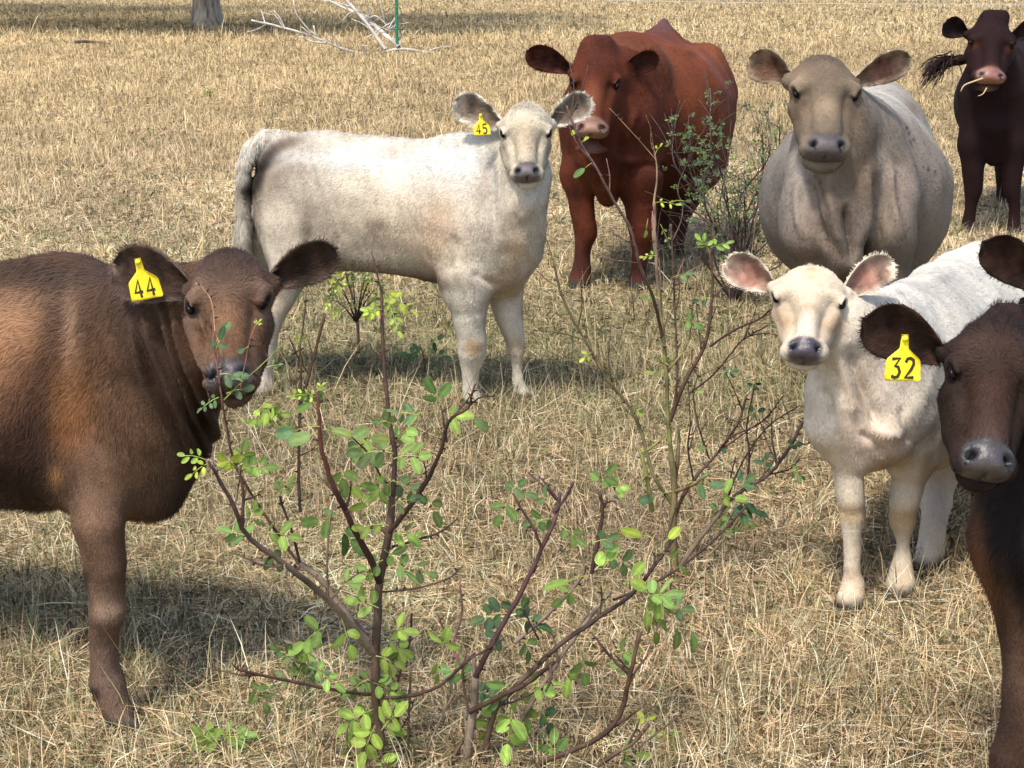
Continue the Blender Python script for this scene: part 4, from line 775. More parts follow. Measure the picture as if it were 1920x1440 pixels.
# ============ red cow
def redcow():
    rd = (.105, .026, .011); dk = (.05, .013, .006)
    ax = nrm(V3(.33, 1, 0)); b = Body((1, -.3, 0)); b.col = rd; b.hl = .012; b.flow = tuple(ax*.8+V3(0, 0, -.6))
    b.rc((1150, 220, 8.25, 98), (1215, 222, 8.7, 132), .15)
    b.rc((1215, 225, 8.7, 134), (1262, 214, 9.25, 118), .15)
    b.rc((1262, 195, 9.3, 105), (1292, 160, 9.7, 76), .12)
    b.rc((1165, 130, 8.35, 50), (1242, 90, 9.7, 34), .12)
    b.rc((1242, 66, 9.7, 14), (1246, 44, 9.8, 8), .08)
    b.rc((1330, 108, 9.45, 32), (1340, 170, 9.5, 44), .10)
    b.rc((1190, 100, 9.5, 25), (1240, 100, 9.5, 30), .1)
    b.rc((1255, 300, 8.9, 85), (1285, 290, 9.3, 80), .1)
    b.rc((1170, 140, 8.3, 74), (1118, 135, 7.95, 48), .10, flow=(.3, .5, -.8))
    b.rc((1130, 230, 8.15, 80), (1130, 290, 8.15, 66), .10, flow=(0, 0, -1))
    b.rc((1080, 250, 8.2, 32), (1080, 330, 8.18, 32), .06, flow=(0, 0, -1))
    b.rc((1190, 260, 8.2, 44), (1200, 340, 8.15, 38), .07, flow=(0, 0, -1))
    b.rc((1130, 300, 8.05, 50), (1138, 366, 8.08, 20), .05, flow=(0, 0, -1))
    b.rc((1120, 215, 7.95, 34), (1130, 300, 8.0, 26), .06, flow=(0, 0, -1))
    leg(b, [(1080, 325, 8.17, 34), (1088, 380, 8.16, 24), (1096, 425, 8.15, 21), (1098, 440, 8.15, 20), (1092, 475, 8.15, 14), (1091, 500, 8.15, 15), (1089, 517, 8.15, 18), (1086, 532, 8.13, 19)], rd)
    leg(b, [(1200, 335, 8.14, 38), (1203, 385, 8.13, 27), (1204, 422, 8.12, 23), (1204, 440, 8.12, 22), (1200, 475, 8.12, 15), (1198, 500, 8.12, 16), (1196, 518, 8.12, 19), (1197, 534, 8.1, 20)], rd)
    leg(b, [(1300, 300, 9.2, 52), (1290, 360, 9.15, 34), (1276, 410, 9.1, 20), (1272, 440, 9.05, 15), (1270, 470, 9.0, 14), (1268, 485, 8.95, 18)], dk)
    leg(b, [(1225, 320, 9.5, 45), (1235, 380, 9.45, 26), (1240, 420, 9.4, 17), (1240, 450, 9.4, 14), (1238, 466, 9.35, 17)], dk)
    hf = head_frame((1120, 74), (1106, 268), 7.92, 30, slope=.02, yaw=-.10)
    W = add_head(b, hf, wid=1.0, jaw=1.0, muz=1.15, opened=.2, hl=.007)
    b.rc((1132, 82, 7.96, 15), (1108, 82, 7.94, 13), .10, hl=.02)
    disp = folds([((1168, 250), (1160, 370), 8, -.022, 8.6), ((1190, 200), (1180, 300), 8, .014, 8.6), ((1110, 290), (1125, 360), 8, -.018, 8.6), ((1205, 300), (1240, 330), 9, -.016, 9), ((1240, 90), (1330, 90), 8, .014, 11), ((1310, 80), (1370, 200), 10, .012, 11), ((1170, 120), (1215, 200), 10, -.010, 9.), ((1140, 290), (1205, 300), 9, .014, 8.6)], lambda V: .009*snoise(V, 6, 2)+.003*snoise(V, 18, 5))
    ears = [dict(g=(W(-.235, .18, -.27), P(986, 100, 7.98), (0, 0, 1), .135, .03, (.05, -1, -.35))), dict(g=(W(.235, .18, -.27), P(1236, 108, 8.0), (0, 0, 1), .12, .03, (0, -1, -.45)))]
    blobs = [(1246, 45, 9.8, (24, 18, 0), .3, (.085, .045, .045)), (1300, 180, 9, (60, 70, 0), .6, (.165, .042, .015)), (1215, 150, 9, (50, 40, 0), .6, (.19, .055, .02)), (1185, 105, 8.5, (35, 20, 0), .5, (.21, .075, .03)), (1150, 330, 8, (26, 40, 0), .4, (.045, .012, .006)), (1210, 345, 8.2, (70, 36, 0), .4, (.055, .014, .007)), (1300, 330, 9, (70, 50, 0), .4, (.07, .017, .008)), (1175, 270, 8.2, (12, 60, 10), .4, (.07, .018, .008)), (1080, 370, 8.1, (12, 40, 0), .4, (.05, .013, .007)), (1175, 400, 8.2, (9, 50, 0), .4, (.05, .013, .007)),  # paler back and darker lower flank paint in top light and underside shade
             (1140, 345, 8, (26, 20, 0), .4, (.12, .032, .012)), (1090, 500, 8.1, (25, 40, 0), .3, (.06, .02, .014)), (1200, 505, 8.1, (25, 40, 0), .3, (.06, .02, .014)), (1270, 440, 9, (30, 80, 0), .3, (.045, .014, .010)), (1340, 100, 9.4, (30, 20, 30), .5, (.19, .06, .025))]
    hc = [(-1, .02, -.1, .17, .03, (.026, .008, .006)), (-1, .22, -.03, .09, .04, (.045, .013, .007)), (-1, .56, -.03, .12, .05, (.20, .06, .027)), (.17, .38, -.12, .05, .02, (.04, .012, .007)), (.16, .55, -.2, .08, .03, (.075, .019, .008)), (-1, .92, -.10, .10, .03, (.24, .12, .075)), (-1, 1.0, -.29, .07, .02, (.02, .010, .009)), (-1, 1.0, -.42, .07, .03, (.26, .15, .125))]
    ec = dict(inner=(.045, .013, .008), back=dk, rim=(.075, .02, .01), hl=.025)
    return finish('red_cow', b, hf, W, .016, .009, 'large red-brown cow with its mouth open, facing the camera behind the white calf', 'cow', ears, blobs, 120000, .0024,
                  disp, headcols=hc, earcol=ec, base=G(1145, 540), padcol=(.27, .14, .09), wid=1.0, tuft=(.15, .035), seed=7, fext=.35, cv=.17, eyer=.034, padrough=.45, muz=1.15)
# ============ grey-fawn cow
def greycow():
    gy = (.215, .175, .136); br = (.15, .108, .073)
    b = Body((1, -.15, 0)); b.col = gy; b.hl = .010; b.flow = (.1, .8, -.6)
    b.rc((1595, 340, 5.75, 112), (1602, 368, 6.2, 158), .15)
    b.rc((1602, 372, 6.2, 160), (1612, 372, 6.75, 150), .15)
    b.rc((1640, 300, 6.9, 110), (1655, 270, 7.3, 86), .12)
    b.rc((1595, 250, 5.8, 66), (1655, 215, 7.1, 42), .15)
    b.rc((1655, 205, 7.1, 30), (1668, 200, 7.5, 26), .12)
    b.rc((1697, 222, 7.0, 24), (1702, 270, 7.05, 34), .09)
    b.rc((1590, 260, 5.75, 80), (1560, 200, 5.6, 64), .10, flow=(0, .5, -1))
    b.rc((1572, 260, 5.55, 58), (1580, 400, 5.55, 46), .09, col=br, flow=(0, 0, -1))
    b.rc((1512, 330, 5.68, 36), (1510, 440, 5.62, 42), .06, col=br, flow=(0, 0, -1))
    b.rc((1668, 330, 5.72, 48), (1668, 450, 5.62, 44), .06, col=br, flow=(0, 0, -1))
    b.rc((1560, 400, 5.5, 36), (1585, 490, 5.52, 34), .04, col=br, flow=(0, 0, -1))
    leg(b, [(1525, 440, 5.62, 48), (1545, 540, 5.62, 38), (1556, 600, 5.6, 30), (1556, 630, 5.6, 29), (1552, 690, 5.6, 21), (1552, 740, 5.6, 22), (1550, 765, 5.6, 26), (1550, 780, 5.6, 28)], br)
    leg(b, [(1668, 440, 5.62, 48), (1668, 540, 5.62, 38), (1664, 600, 5.6, 30), (1664, 630, 5.6, 29), (1664, 690, 5.6, 21), (1664, 740, 5.6, 22), (1666, 765, 5.6, 26), (1666, 780, 5.6, 28)], br)
    leg(b, [(1700, 420, 6.9, 70), (1700, 500, 6.95, 38), (1700, 560, 7.0, 24), (1700, 610, 6.95, 20), (1700, 640, 6.9, 24)], br)
    leg(b, [(1580, 420, 6.95, 70), (1590, 500, 6.95, 38), (1590, 560, 7.0, 24), (1590, 610, 6.95, 20), (1590, 640, 6.9, 24)], br)
    b.rc((1560, 330, 5.50, 12), (1584, 490, 5.47, 9), .06, col=br); b.rc((1618, 320, 5.52, 12), (1594, 480, 5.47, 9), .06, col=br)
    b.rc((1505, 385, 5.62, 30), (1520, 440, 5.56, 26), .08, col=br); b.rc((1680, 375, 5.64, 34), (1668, 440, 5.56, 28), .08, col=br)
    hf = head_frame((1553, 82), (1552, 304), 5.52, 28, slope=-.01, yaw=.0)
    W = add_head(b, hf, wid=1.16, jaw=1.0, brow=1.3, muz=1.12, opened=.03, hl=.007, col=(.16, .118, .079))
    disp = folds([((1548, 320), (1588, 480), 8, .024, 6), ((1632, 310), (1606, 460), 8, .024, 6), ((1588, 380), (1592, 500), 7, -.032, 6), ((1530, 330), (1550, 470), 9, -.022, 6), ((1650, 320), (1640, 470), 9, -.022, 6), ((1668, 300), (1690, 450), 8, .018, 6.2), ((1505, 330), (1500, 450), 8, .018, 6.2), ((1650, 250), (1690, 330), 9, -.010, 6.8)], lambda V: .009*snoise(V, 5, 2)+.004*snoise(V, 16, 5))
    ears = [dict(g=(W(-.235, .20, -.27), P(1402, 113, 5.6), (0, 0, 1), .125, .028, (.05, -1, -.35))), dict(g=(W(.235, .20, -.27), P(1710, 112, 5.6), (0, 0, 1), .115, .028, (-.05, -1, -.35)))]
    fly = [(1700, 250, 5, 5), (1712, 265, 4, 5), (1705, 285, 6, 5), (1715, 275, 4, 5), (1698, 280, 3, 5), (1742, 320, 3, 5), (1725, 318, 3, 5), (1730, 330, 3, 5), (1695, 240, 4, 5), (1708, 296, 4, 5)]
    blobs = [(1660, 190, 6.7, (60, 26, 20), .4, (.50, .45, .38)), (1700, 240, 6.8, (40, 50, 40), .5, (.38, .33, .27)), (1712, 205, 6.9, (18, 24, 20), .4, (.22, .17, .125)), (1588, 430, 5.6, (11, 70, 0), .4, (.045, .03, .022)), (1548, 380, 5.6, (20, 60, -14), .5, (.10, .07, .05)), (1625, 370, 5.6, (18, 60, 16), .5, (.09, .062, .043)), (1590, 330, 5.6, (40, 40, 0), .5, (.10, .07, .048)),  # pale patches at the right of the back paint in bright top light
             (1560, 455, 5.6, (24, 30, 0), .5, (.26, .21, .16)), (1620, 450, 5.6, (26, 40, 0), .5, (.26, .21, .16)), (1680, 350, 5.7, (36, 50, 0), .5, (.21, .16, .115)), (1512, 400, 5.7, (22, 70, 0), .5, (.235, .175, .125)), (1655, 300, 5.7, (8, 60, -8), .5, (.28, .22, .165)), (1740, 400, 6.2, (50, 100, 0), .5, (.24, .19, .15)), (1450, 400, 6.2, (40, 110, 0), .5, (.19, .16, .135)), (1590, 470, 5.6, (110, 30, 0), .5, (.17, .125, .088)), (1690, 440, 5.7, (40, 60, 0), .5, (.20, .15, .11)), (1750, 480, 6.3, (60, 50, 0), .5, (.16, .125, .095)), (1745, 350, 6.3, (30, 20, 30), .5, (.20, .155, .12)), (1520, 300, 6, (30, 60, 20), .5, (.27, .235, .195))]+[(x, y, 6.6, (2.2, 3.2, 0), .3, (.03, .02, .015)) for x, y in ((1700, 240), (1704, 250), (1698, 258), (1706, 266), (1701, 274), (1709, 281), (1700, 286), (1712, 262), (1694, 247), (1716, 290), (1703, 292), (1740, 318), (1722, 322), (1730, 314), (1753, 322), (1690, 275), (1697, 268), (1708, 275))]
    hc = [(-1, .0, -.12, .17, .04, (.11, .078, .054)), (-1, .20, 0, .10, .04, (.15, .105, .07)), (.21, .25, -.12, .05, .03, (.30, .22, .14)), (.17, .53, -.2, .07, .03, (.13, .08, .045)), (-1, .55, -.02, .08, .04, (.30, .22, .14)), (.16, .465, -.15, .03, .015, (.07, .045, .03)), (.15, .9, -.2, .06, .03, (.36, .29, .21)), (-1, .97, -.34, .08, .03, (.26, .205, .14)), (.22, .1, -.2, .06, .03, (.17, .11, .07))]
    ec = dict(inner=(.19, .12, .075), back=gy, rim=(.40, .31, .2), hl=.024, skin=(.15, .07, .045))
    r = finish('fawn_cow', b, hf, W, .012, .008, 'stout grey-fawn cow facing the camera with a wide round belly', 'cow', ears, blobs, 190000, .0018,
               disp, headcols=hc, earcol=ec, base=G(1608, 785), padcol=(.11, .088, .085), wid=1.18, tuft=(.12, .02), seed=9, fext=.4, cv=.17, eyer=.038, padrough=.5, muz=1.12)
    return r
# ============ dark cow
def darkcow():
    dk = (.016, .006, .0055)
    b = Body((1, -.2, 0)); b.col = dk; b.hl = .010; b.flow = (.1, .8, -.6)
    b.rc((1862, 190, 10.0, 60), (1895, 185, 10.6, 92), .15); b.rc((1895, 190, 10.6, 92), (1935, 185, 11.3, 86), .15)
    b.rc((1880, 120, 10.1, 42), (1940, 100, 11.2, 40), .12)
    b.rc((1862, 150, 9.95, 58), (1862, 100, 9.85, 38), .08, flow=(0, 0, -1))
    b.rc((1830, 180, 9.95, 32), (1822, 270, 9.92, 24), .06, flow=(0, 0, -1))
    b.rc((1898, 180, 9.95, 34), (1902, 270, 9.88, 26), .06, flow=(0, 0, -1))
    b.rc((1862, 240, 9.9, 38), (1862, 302, 9.9, 10), .05, flow=(0, 0, -1))
    leg(b, [(1822, 270, 9.92, 25), (1824, 320, 9.9, 19), (1825, 355, 9.9, 16), (1820, 385, 9.9, 10), (1817, 408, 9.9, 11), (1815, 420, 9.9, 13), (1814, 432, 9.88, 14)], dk)
    leg(b, [(1904, 270, 9.88, 26), (1899, 320, 9.86, 19), (1898, 355, 9.85, 16), (1903, 390, 9.85, 11), (1902, 412, 9.85, 12), (1901, 424, 9.84, 14), (1901, 436, 9.82, 15)], dk)
    leg(b, [(1895, 240, 11.2, 40), (1885, 310, 11.2, 20), (1880, 350, 11.2, 12), (1880, 372, 11.2, 13)], dk)
    leg(b, [(1965, 240, 11.2, 40), (1965, 310, 11.2, 20), (1960, 350, 11.2, 12), (1960, 372, 11.2, 13)], dk)
    b.chain([(1860, 110, 11.4, 10), (1830, 112, 11.4, 9), (1800, 112, 11.35, 10), (1775, 118, 11.3, 8), (1755, 132, 11.3, 3)], .02, hl=.02, flow=(-1, 0, -.3))
    hf = head_frame((1866, 22), (1860, 163), 9.74, 30, slope=0, yaw=-.02)
    W = add_head(b, hf, wid=1.28, hl=.007, col=(.018, .0065, .006), opened=.05, muz=1.2)
    b.rc((1852, 30, 9.82, 13), (1880, 30, 9.82, 13), .08, hl=.025)
    ears = [dict(g=(W(-.235, .19, -.27), P(1769, 48, 9.8), (0, 0, 1), .14, .03, (0, -1, -.3))), dict(g=(W(.235, .19, -.27), P(1960, 44, 9.8), (0, 0, 1), .14, .03, (0, -1, -.3)))]
    hc = [(-1, .93, -.10, .07, .03, (.26, .11, .08)), (-1, .90, -.04, .06, .03, (.2, .08, .055)), (-1, 1, -.36, .07, .03, (.25, .14, .09)), (.19, .42, -.15, .04, .02, (.10, .03, .012))]
    ec = dict(inner=(.014, .006, .005), back=dk, rim=(.025, .009, .008), hl=.02)
    root = finish('dark_cow', b, hf, W, .026, .013, 'dark chocolate cow chewing a straw at the back right with its tail swished out', 'cow', ears, [], 40000, .003, lambda V: .008*snoise(V, 6, 2),
                  headcols=hc, earcol=ec, base=G(1860, 440), padcol=(.30, .135, .10), wid=1.28, tuft=(.16, .035), seed=12, cv=.17, muz=1.2, eyer=.035, padrough=.4)
    # tail switch
    st = []; r = np.random.default_rng(8)
    off = np.array(root.location)
    for i in range(150):
        a = P(1800-r.random()*35, 112+r.normal()*6, 11.3); e = P(1722+abs(r.normal())*26, 128+abs(r.normal())*22+r.normal()*3, 11.25+r.normal()*.05)
        st.append([a, a*.6+e*.4+V3(0, 0, .03), a*.25+e*.75+V3(0, 0, .025), e])
    o = tubes('tail_switch', [(s, .004, .0015) for s in st], M_stem_dark, root, 3); o.location = -off
    o = tubes('straw', [([P(1842, 147, 9.35), P(1825, 153, 9.3), P(1808, 160, 9.28), P(1801, 172, 9.28)], .006, .003), ([P(1850, 165, 9.4), P(1843, 176, 9.35), P(1834, 180, 9.33)], .004, .002)], M_straw, root, 4); o.location = -off
    return root
# ============ cream calf
def creamcalf():
    cr = (.60, .52, .40); wh = (.53, .485, .395)
    b = Body((.85, -.5, 0)); b.col = cr; b.hl = .012; b.flow = (.5, .6, -.6)
    b.rc((1655, 730, 4.02, 118), (1735, 685, 4.35, 122), .10)
    b.rc((1735, 690, 4.35, 122), (1830, 620, 4.8, 120), .10, col=wh)
    b.rc((1830, 590, 4.85, 96), (1880, 600, 4.95, 100), .10, col=wh)
    b.rc((1836, 485, 4.9, 18), (1836, 520, 4.95, 38), .08, col=wh)
    b.rc((1650, 610, 3.98, 64), (1720, 590, 4.4, 50), .10, col=(.64, .58, .48))
    b.rc((1720, 590, 4.4, 48), (1830, 505, 4.9, 30), .10, col=wh)
    b.rc((1745, 545, 4.65, 32), (1790, 530, 4.8, 30), .10, col=wh)
    b.rc((1640, 680, 3.98, 104), (1572, 590, 3.84, 52), .10, flow=(.2, .2, -1))
    b.rc((1570, 640, 3.82, 44), (1585, 720, 3.86, 62), .08, flow=(0, 0, -1))
    b.rc((1590, 740, 3.9, 72), (1630, 790, 3.9, 92), .08, flow=(.1, 0, -1))
    b.rc((1575, 760, 3.88, 54), (1562, 800, 3.85, 44), .05, flow=(0, 0, -1))
    b.rc((1712, 760, 3.98, 72), (1712, 830, 3.95, 54), .06, flow=(0, 0, -1))
    b.rc((1745, 760, 4.2, 50), (1752, 840, 4.3, 42), .06, flow=(0, 0, -1))
    leg(b, [(1564, 800, 3.86, 42), (1588, 872, 3.85, 29), (1596, 940, 3.84, 25), (1597, 968, 3.84, 23), (1597, 1010, 3.84, 16), (1598, 1060, 3.84, 17), (1600, 1095, 3.84, 21), (1594, 1122, 3.82, 26), (1588, 1142, 3.81, 29)], cr)
    leg(b, [(1718, 815, 3.97, 46), (1706, 885, 3.95, 32), (1692, 945, 3.94, 28), (1691, 975, 3.94, 26), (1692, 1012, 3.94, 16), (1692, 1040, 3.94, 17), (1688, 1075, 3.93, 23), (1688, 1098, 3.91, 29), (1688, 1112, 3.9, 31)], cr)
    leg(b, [(1765, 830, 4.45, 48), (1758, 900, 4.4, 33), (1757, 940, 4.35, 28), (1748, 1000, 4.2, 21), (1742, 1040, 4.15, 24), (1733, 1068, 4.1, 27)], (.58, .49, .37))
    leg(b, [(1900, 800, 4.75, 60), (1905, 900, 4.75, 30), (1900, 960, 4.75, 20), (1895, 985, 4.72, 22)], cr)
    hf = head_frame((1526, 477), (1507, 682), 3.80, 30, slope=-.015, yaw=-.10)
    W = add_head(b, hf, wid=1.34, hl=.006, col=(.56, .45, .32), jaw=.85, muz=.95)
    disp = folds([((1600, 640), (1640, 820), 10, -.012, 4.2), ((1570, 660), (1600, 800), 9, .008, 4.2), ((1630, 800), (1700, 810), 10, .010, 4.2), ((1650, 860), (1620, 800), 9, -.012, 4.2), ((1680, 760), (1720, 840), 8, -.010, 4.2), ((1700, 640), (1730, 760), 10, .008, 4.4), ((1545, 720), (1560, 800), 8, -.008, 4.2), ((1660, 560), (1790, 500), 10, .010, 5)], lambda V: .005*snoise(V, 10, 2)+.003*snoise(V, 30, 5))
    ears = [dict(g=(W(-.235, .22, -.27), P(1360, 492, 3.86), (0, 0, 1), .090, .032, (.1, -1, -.1))), dict(g=(W(.235, .22, -.27), P(1676, 490, 3.84), (0, 0, 1), .084, .032, (-.25, -1, -.1)))]
    blobs = [(1850, 540, 4.8, (150, 110, 0), .6, (.54, .50, .42)), (1760, 620, 4.6, (60, 60, 0), .7, (.54, .495, .41)), (1800, 520, 4.8, (50, 16, -20), .5, (.50, .46, .40)), (1595, 690, 3.9, (34, 40, 30), .5, (.44, .35, .26)), (1612, 740, 3.9, (16, 46, 15), .5, (.36, .27, .19)), (1660, 700, 3.9, (14, 50, 0), .5, (.62, .50, .39)), (1640, 830, 3.9, (50, 46, 0), .5, (.62, .47, .35)), (1655, 860, 3.9, (14, 18, 0), .4, (.42, .30, .21)), (1580, 815, 3.9, (8, 12, 0), .4, (.30, .20, .14)), (1712, 785, 3.95, (34, 7, -45), .5, (.36, .31, .25)), (1745, 760, 3.95, (8, 40, 0), .5, (.50, .44, .36)),
             (1592, 962, 3.85, (26, 16, 0), .35, (.50, .34, .18)), (1690, 968, 3.95, (30, 18, 0), .35, (.50, .33, .17)), (1598, 1090, 3.85, (24, 24, 0), .4, (.55, .42, .29)), (1690, 1080, 3.95, (26, 24, 0), .4, (.55, .42, .29)), (1755, 900, 4.3, (30, 80, 0), .5, (.48, .39, .29)), (1748, 850, 4.2, (12, 40, 10), .4, (.30, .22, .15)), (1570, 870, 3.85, (18, 50, -10), .5, (.62, .52, .38))]
    hc = [(-1, .08, -.06, .045, .02, (.40, .27, .16)), (-1, .18, 0, .03, .02, (.46, .32, .19)), (-1, .68, -.02, .09, .04, (.66, .53, .42)), (-1, .83, -.05, .10, .03, (.66, .54, .43)), (.16, .62, -.15, .06, .03, (.30, .19, .10)), (.21, .52, -.2, .06, .03, (.38, .25, .14)), (.07, .53, -.02, .012, .01, (.33, .19, .10)), (.14, .92, -.2, .06, .03, (.80, .71, .60)), (.02, .50, 0, .012, .01, (.33, .19, .10)), (.12, .57, -.03, .012, .01, (.33, .19, .10))]
    ec = dict(inner=(.36, .235, .165), back=(.5, .4, .28), rim=(.78, .66, .50), hl=.012, skin=(.30, .145, .105))
    return finish('cream_calf', b, hf, W, .008, .005, 'pale cream calf with pink ears and dark nose, standing before the fawn cow', 'calf', ears, blobs, 190000, .0011,
                  disp, headcols=hc, earcol=ec, base=G(1640, 1130), padcol=(.055, .042, .048), wid=1.34, seed=21, fext=.25, cv=.12, eyer=.05, padrough=.22, muz=.95, swirl=.5, tuft=(.05, .025), lift=.2)
# ============ dark calf with tag 32
def calf32():
    db = (.020, .0115, .0088); bk = (.014, .008, .007)
    b = Body((1, -.2, 0)); b.col = bk; b.hl = .02; b.flow = (.2, .5, -1)
    b.rc((1960, 990, 2.92, 118), (2090, 960, 3.3, 185), .08)
    b.rc((2090, 960, 3.3, 185), (2330, 900, 3.8, 185), .08)
    b.rc((1960, 800, 2.95, 105), (1890, 700, 2.82, 80), .08)
    b.rc((1958, 890, 2.88, 105), (1948, 1010, 2.86, 112), .06)
    b.rc((1950, 1040, 2.84, 95), (1965, 1150, 2.84, 82), .06)
    leg(b, [(1962, 1130, 2.83, 84), (1958, 1220, 2.82, 76), (1950, 1300, 2.81, 68), (1945, 1345, 2.80, 64), (1905, 1420, 2.79, 46), (1895, 1480, 2.78, 42), (1890, 1530, 2.77, 44), (1885, 1575, 2.74, 46)], (.05, .025, .015))
    leg(b, [(2090, 1130, 2.95, 84), (2090, 1300, 2.95, 62), (2080, 1420, 2.95, 44), (2080, 1500, 2.93, 46)], bk)
    leg(b, [(2330, 1000, 3.8, 90), (2330, 1180, 3.8, 40), (2320, 1225, 3.8, 36)], bk)
    leg(b, [(2200, 1000, 3.9, 90), (2200, 1180, 3.9, 40), (2190, 1205, 3.88, 36)], bk)
    hf = head_frame((1882, 564), (1856, 900), 2.78, 30, slope=.02, yaw=-.02)
    W = add_head(b, hf, wid=1.0, hl=.012, col=db, muz=1.0, jaw=.95)
    b.rc((1878, 592, 2.86, 22), (1896, 590, 2.86, 20), .06, hl=.03, col=(.03, .015, .010))
    ears = [dict(g=(W(-.235, .24, -.27), P(1621, 604, 2.80), (0, 0, 1), .106, .028, (.15, -1, -.15))), dict(g=(W(.235, .24, -.27), P(2120, 600, 2.80), (0, 0, 1), .118, .028, (-.15, -1, -.15)))]
    blobs = [(1838, 1030, 2.8, (16, 70, -8), .3, (.13, .055, .024)), (1860, 1110, 2.8, (24, 60, -20), .3, (.19, .078, .03)), (1905, 1060, 2.8, (46, 110, 0), .3, (.008, .005, .004)), (1905, 1210, 2.8, (14, 80, -10), .4, (.13, .065, .035)), (1885, 1210, 2.8, (9, 70, -4), .4, (.05, .024, .014)), (1880, 1340, 2.8, (22, 60, 0), .5, (.03, .018, .013)), (1905, 1250, 2.8, (20, 40, 0), .5, (.10, .06, .04))]
    hc = [(-1, .03, -.10, .15, .04, (.022, .012, .009)), (-1, .20, -.02, .06, .03, (.03, .015, .010)), (.14, .22, -.05, .09, .05, (.052, .029, .018)), (-1, .50, -.02, .12, .06, (.046, .022, .0125)), (-1, .70, -.02, .12, .06, (.05, .024, .015)), (.17, .60, -.2, .07, .04, (.03, .016, .010)), (-1, .83, -.03, .12, .03, (.07, .04, .03)), (.14, .92, -.2, .07, .03, (.04, .027, .021))]
    ec = dict(inner=(.034, .017, .011), back=bk, rim=(.04, .02, .013), hl=.016)
    return finish('dark_brown_calf', b, hf, W, .011, .0048, 'dark brown calf with yellow tag 32 in its ear, cut off by the right edge', 'calf', ears, blobs, 150000, .0010,
                  lambda V: .004*snoise(V, 10, 2), headcols=hc, earcol=ec, base=G(1900, 1580), padcol=(.055, .045, .042), seed=32, cv=.24, wid=1.0, eyer=.045, padrough=.28, muz=1.0, swirl=.4, tuft=(.14, .028),
                  tagd=(P(1697, 630, 2.745), (-.02, 0, -1), (.02, -1, .1), .080, '32', 'yellow plastic ear tag printed 32'))
# ============ calf mostly outside the frame
def edgecalf():
    bk = (.03, .015, .010)
    b = Body((1, -.2, 0)); b.col = bk; b.hl = .018; b.flow = (.2, .5, -1)
    b.rc((2080, 720, 3.75, 110), (2300, 700, 4.2, 130), .08); b.rc((2060, 640, 3.75, 70), (2010, 590, 3.65, 60), .08)
    b.rc((2060, 800, 3.72, 70), (2070, 880, 3.72, 50), .05)
    for x, Y in ((2030, 3.72), (2120, 3.8), (2300, 4.3), (2380, 4.4)):
        z0 = G(x, 1150)[1]; y1 = 720+F*((H*CP-Y*SP)/(Y*CP+H*SP))
        leg(b, [(x, 820, Y, 50), (x, 930, Y, 28), (x, y1-70, Y, 20), (x, y1-16, Y, 24)], bk)
    hf = head_frame((2005, 500), (1990, 740), 3.62, 30); W = add_head(b, hf, hl=.01, col=bk)
    ears = [dict(g=(P(1962, 548, 3.62), P(1846, 458, 3.60), (0, 0, 1), .105, .028, (.1, -1, -.2))), dict(g=(W(.235, .22, -.27), P(2180, 500, 3.6), (0, 0, 1), .10, .028, (-.1, -1, -.2)))]
    ec = dict(inner=(.032, .014, .009), back=bk, rim=(.028, .015, .011), hl=.013)
    return finish('black_brown_calf', b, hf, W, .018, .010, 'calf showing only one dark rounded ear at the right edge', 'calf', ears, [], 25000, .0014, earcol=ec, base=G(2060, 1130), seed=51)
# ------------------------------------------------------------ ground
def ground_z(x, y):
    return np.zeros_like(x)
def field():
    m, t, b = mat('pasture soil and thatch', .95, .05)
    n1 = noise(t, 90, 6, .75, stretch=(1, 1, 1)); n2 = noise(t, .9, 4); n3 = noise(t, 14, 5, .7)
    r1 = ramp(t, n1.outputs[0], [(.34, (.08, .06, .036)), (.46, (.24, .18, .10)), (.56, (.44, .34, .20)), (.68, (.60, .49, .30))])
    r2 = ramp(t, n2.outputs[0], [(.42, (1, 1, 1)), (.62, (.82, .92, .74))])
    mx = N(t, 'ShaderNodeMix', data_type='RGBA', blend_type='MULTIPLY'); mx.inputs[0].default_value = 1
    t.links.new(r1.outputs[0], mx.inputs[6]); t.links.new(r2.outputs[0], mx.inputs[7]); t.links.new(mx.outputs[2], b.inputs['Base Color'])
    bump(t, b, n1.outputs[0], .8, .02)
    V = []; Q = []; ys = [-30, 0, 10, 30, 90, 250, 900]; xs = [-600, -60, -10, 0, 10, 60, 600]
    for y in ys:
        for x in xs: V.append((x, y, 0))
    for j in range(6):
        for i in range(6): a = j*7+i; Q.append((a, a+1, a+8, a+7))
    o = newmesh('ground', V, Q, None, m); tag(o, kind='structure')
M_grass = attrmat('grass blades', rough=.6, spec=.25, transl=.4)
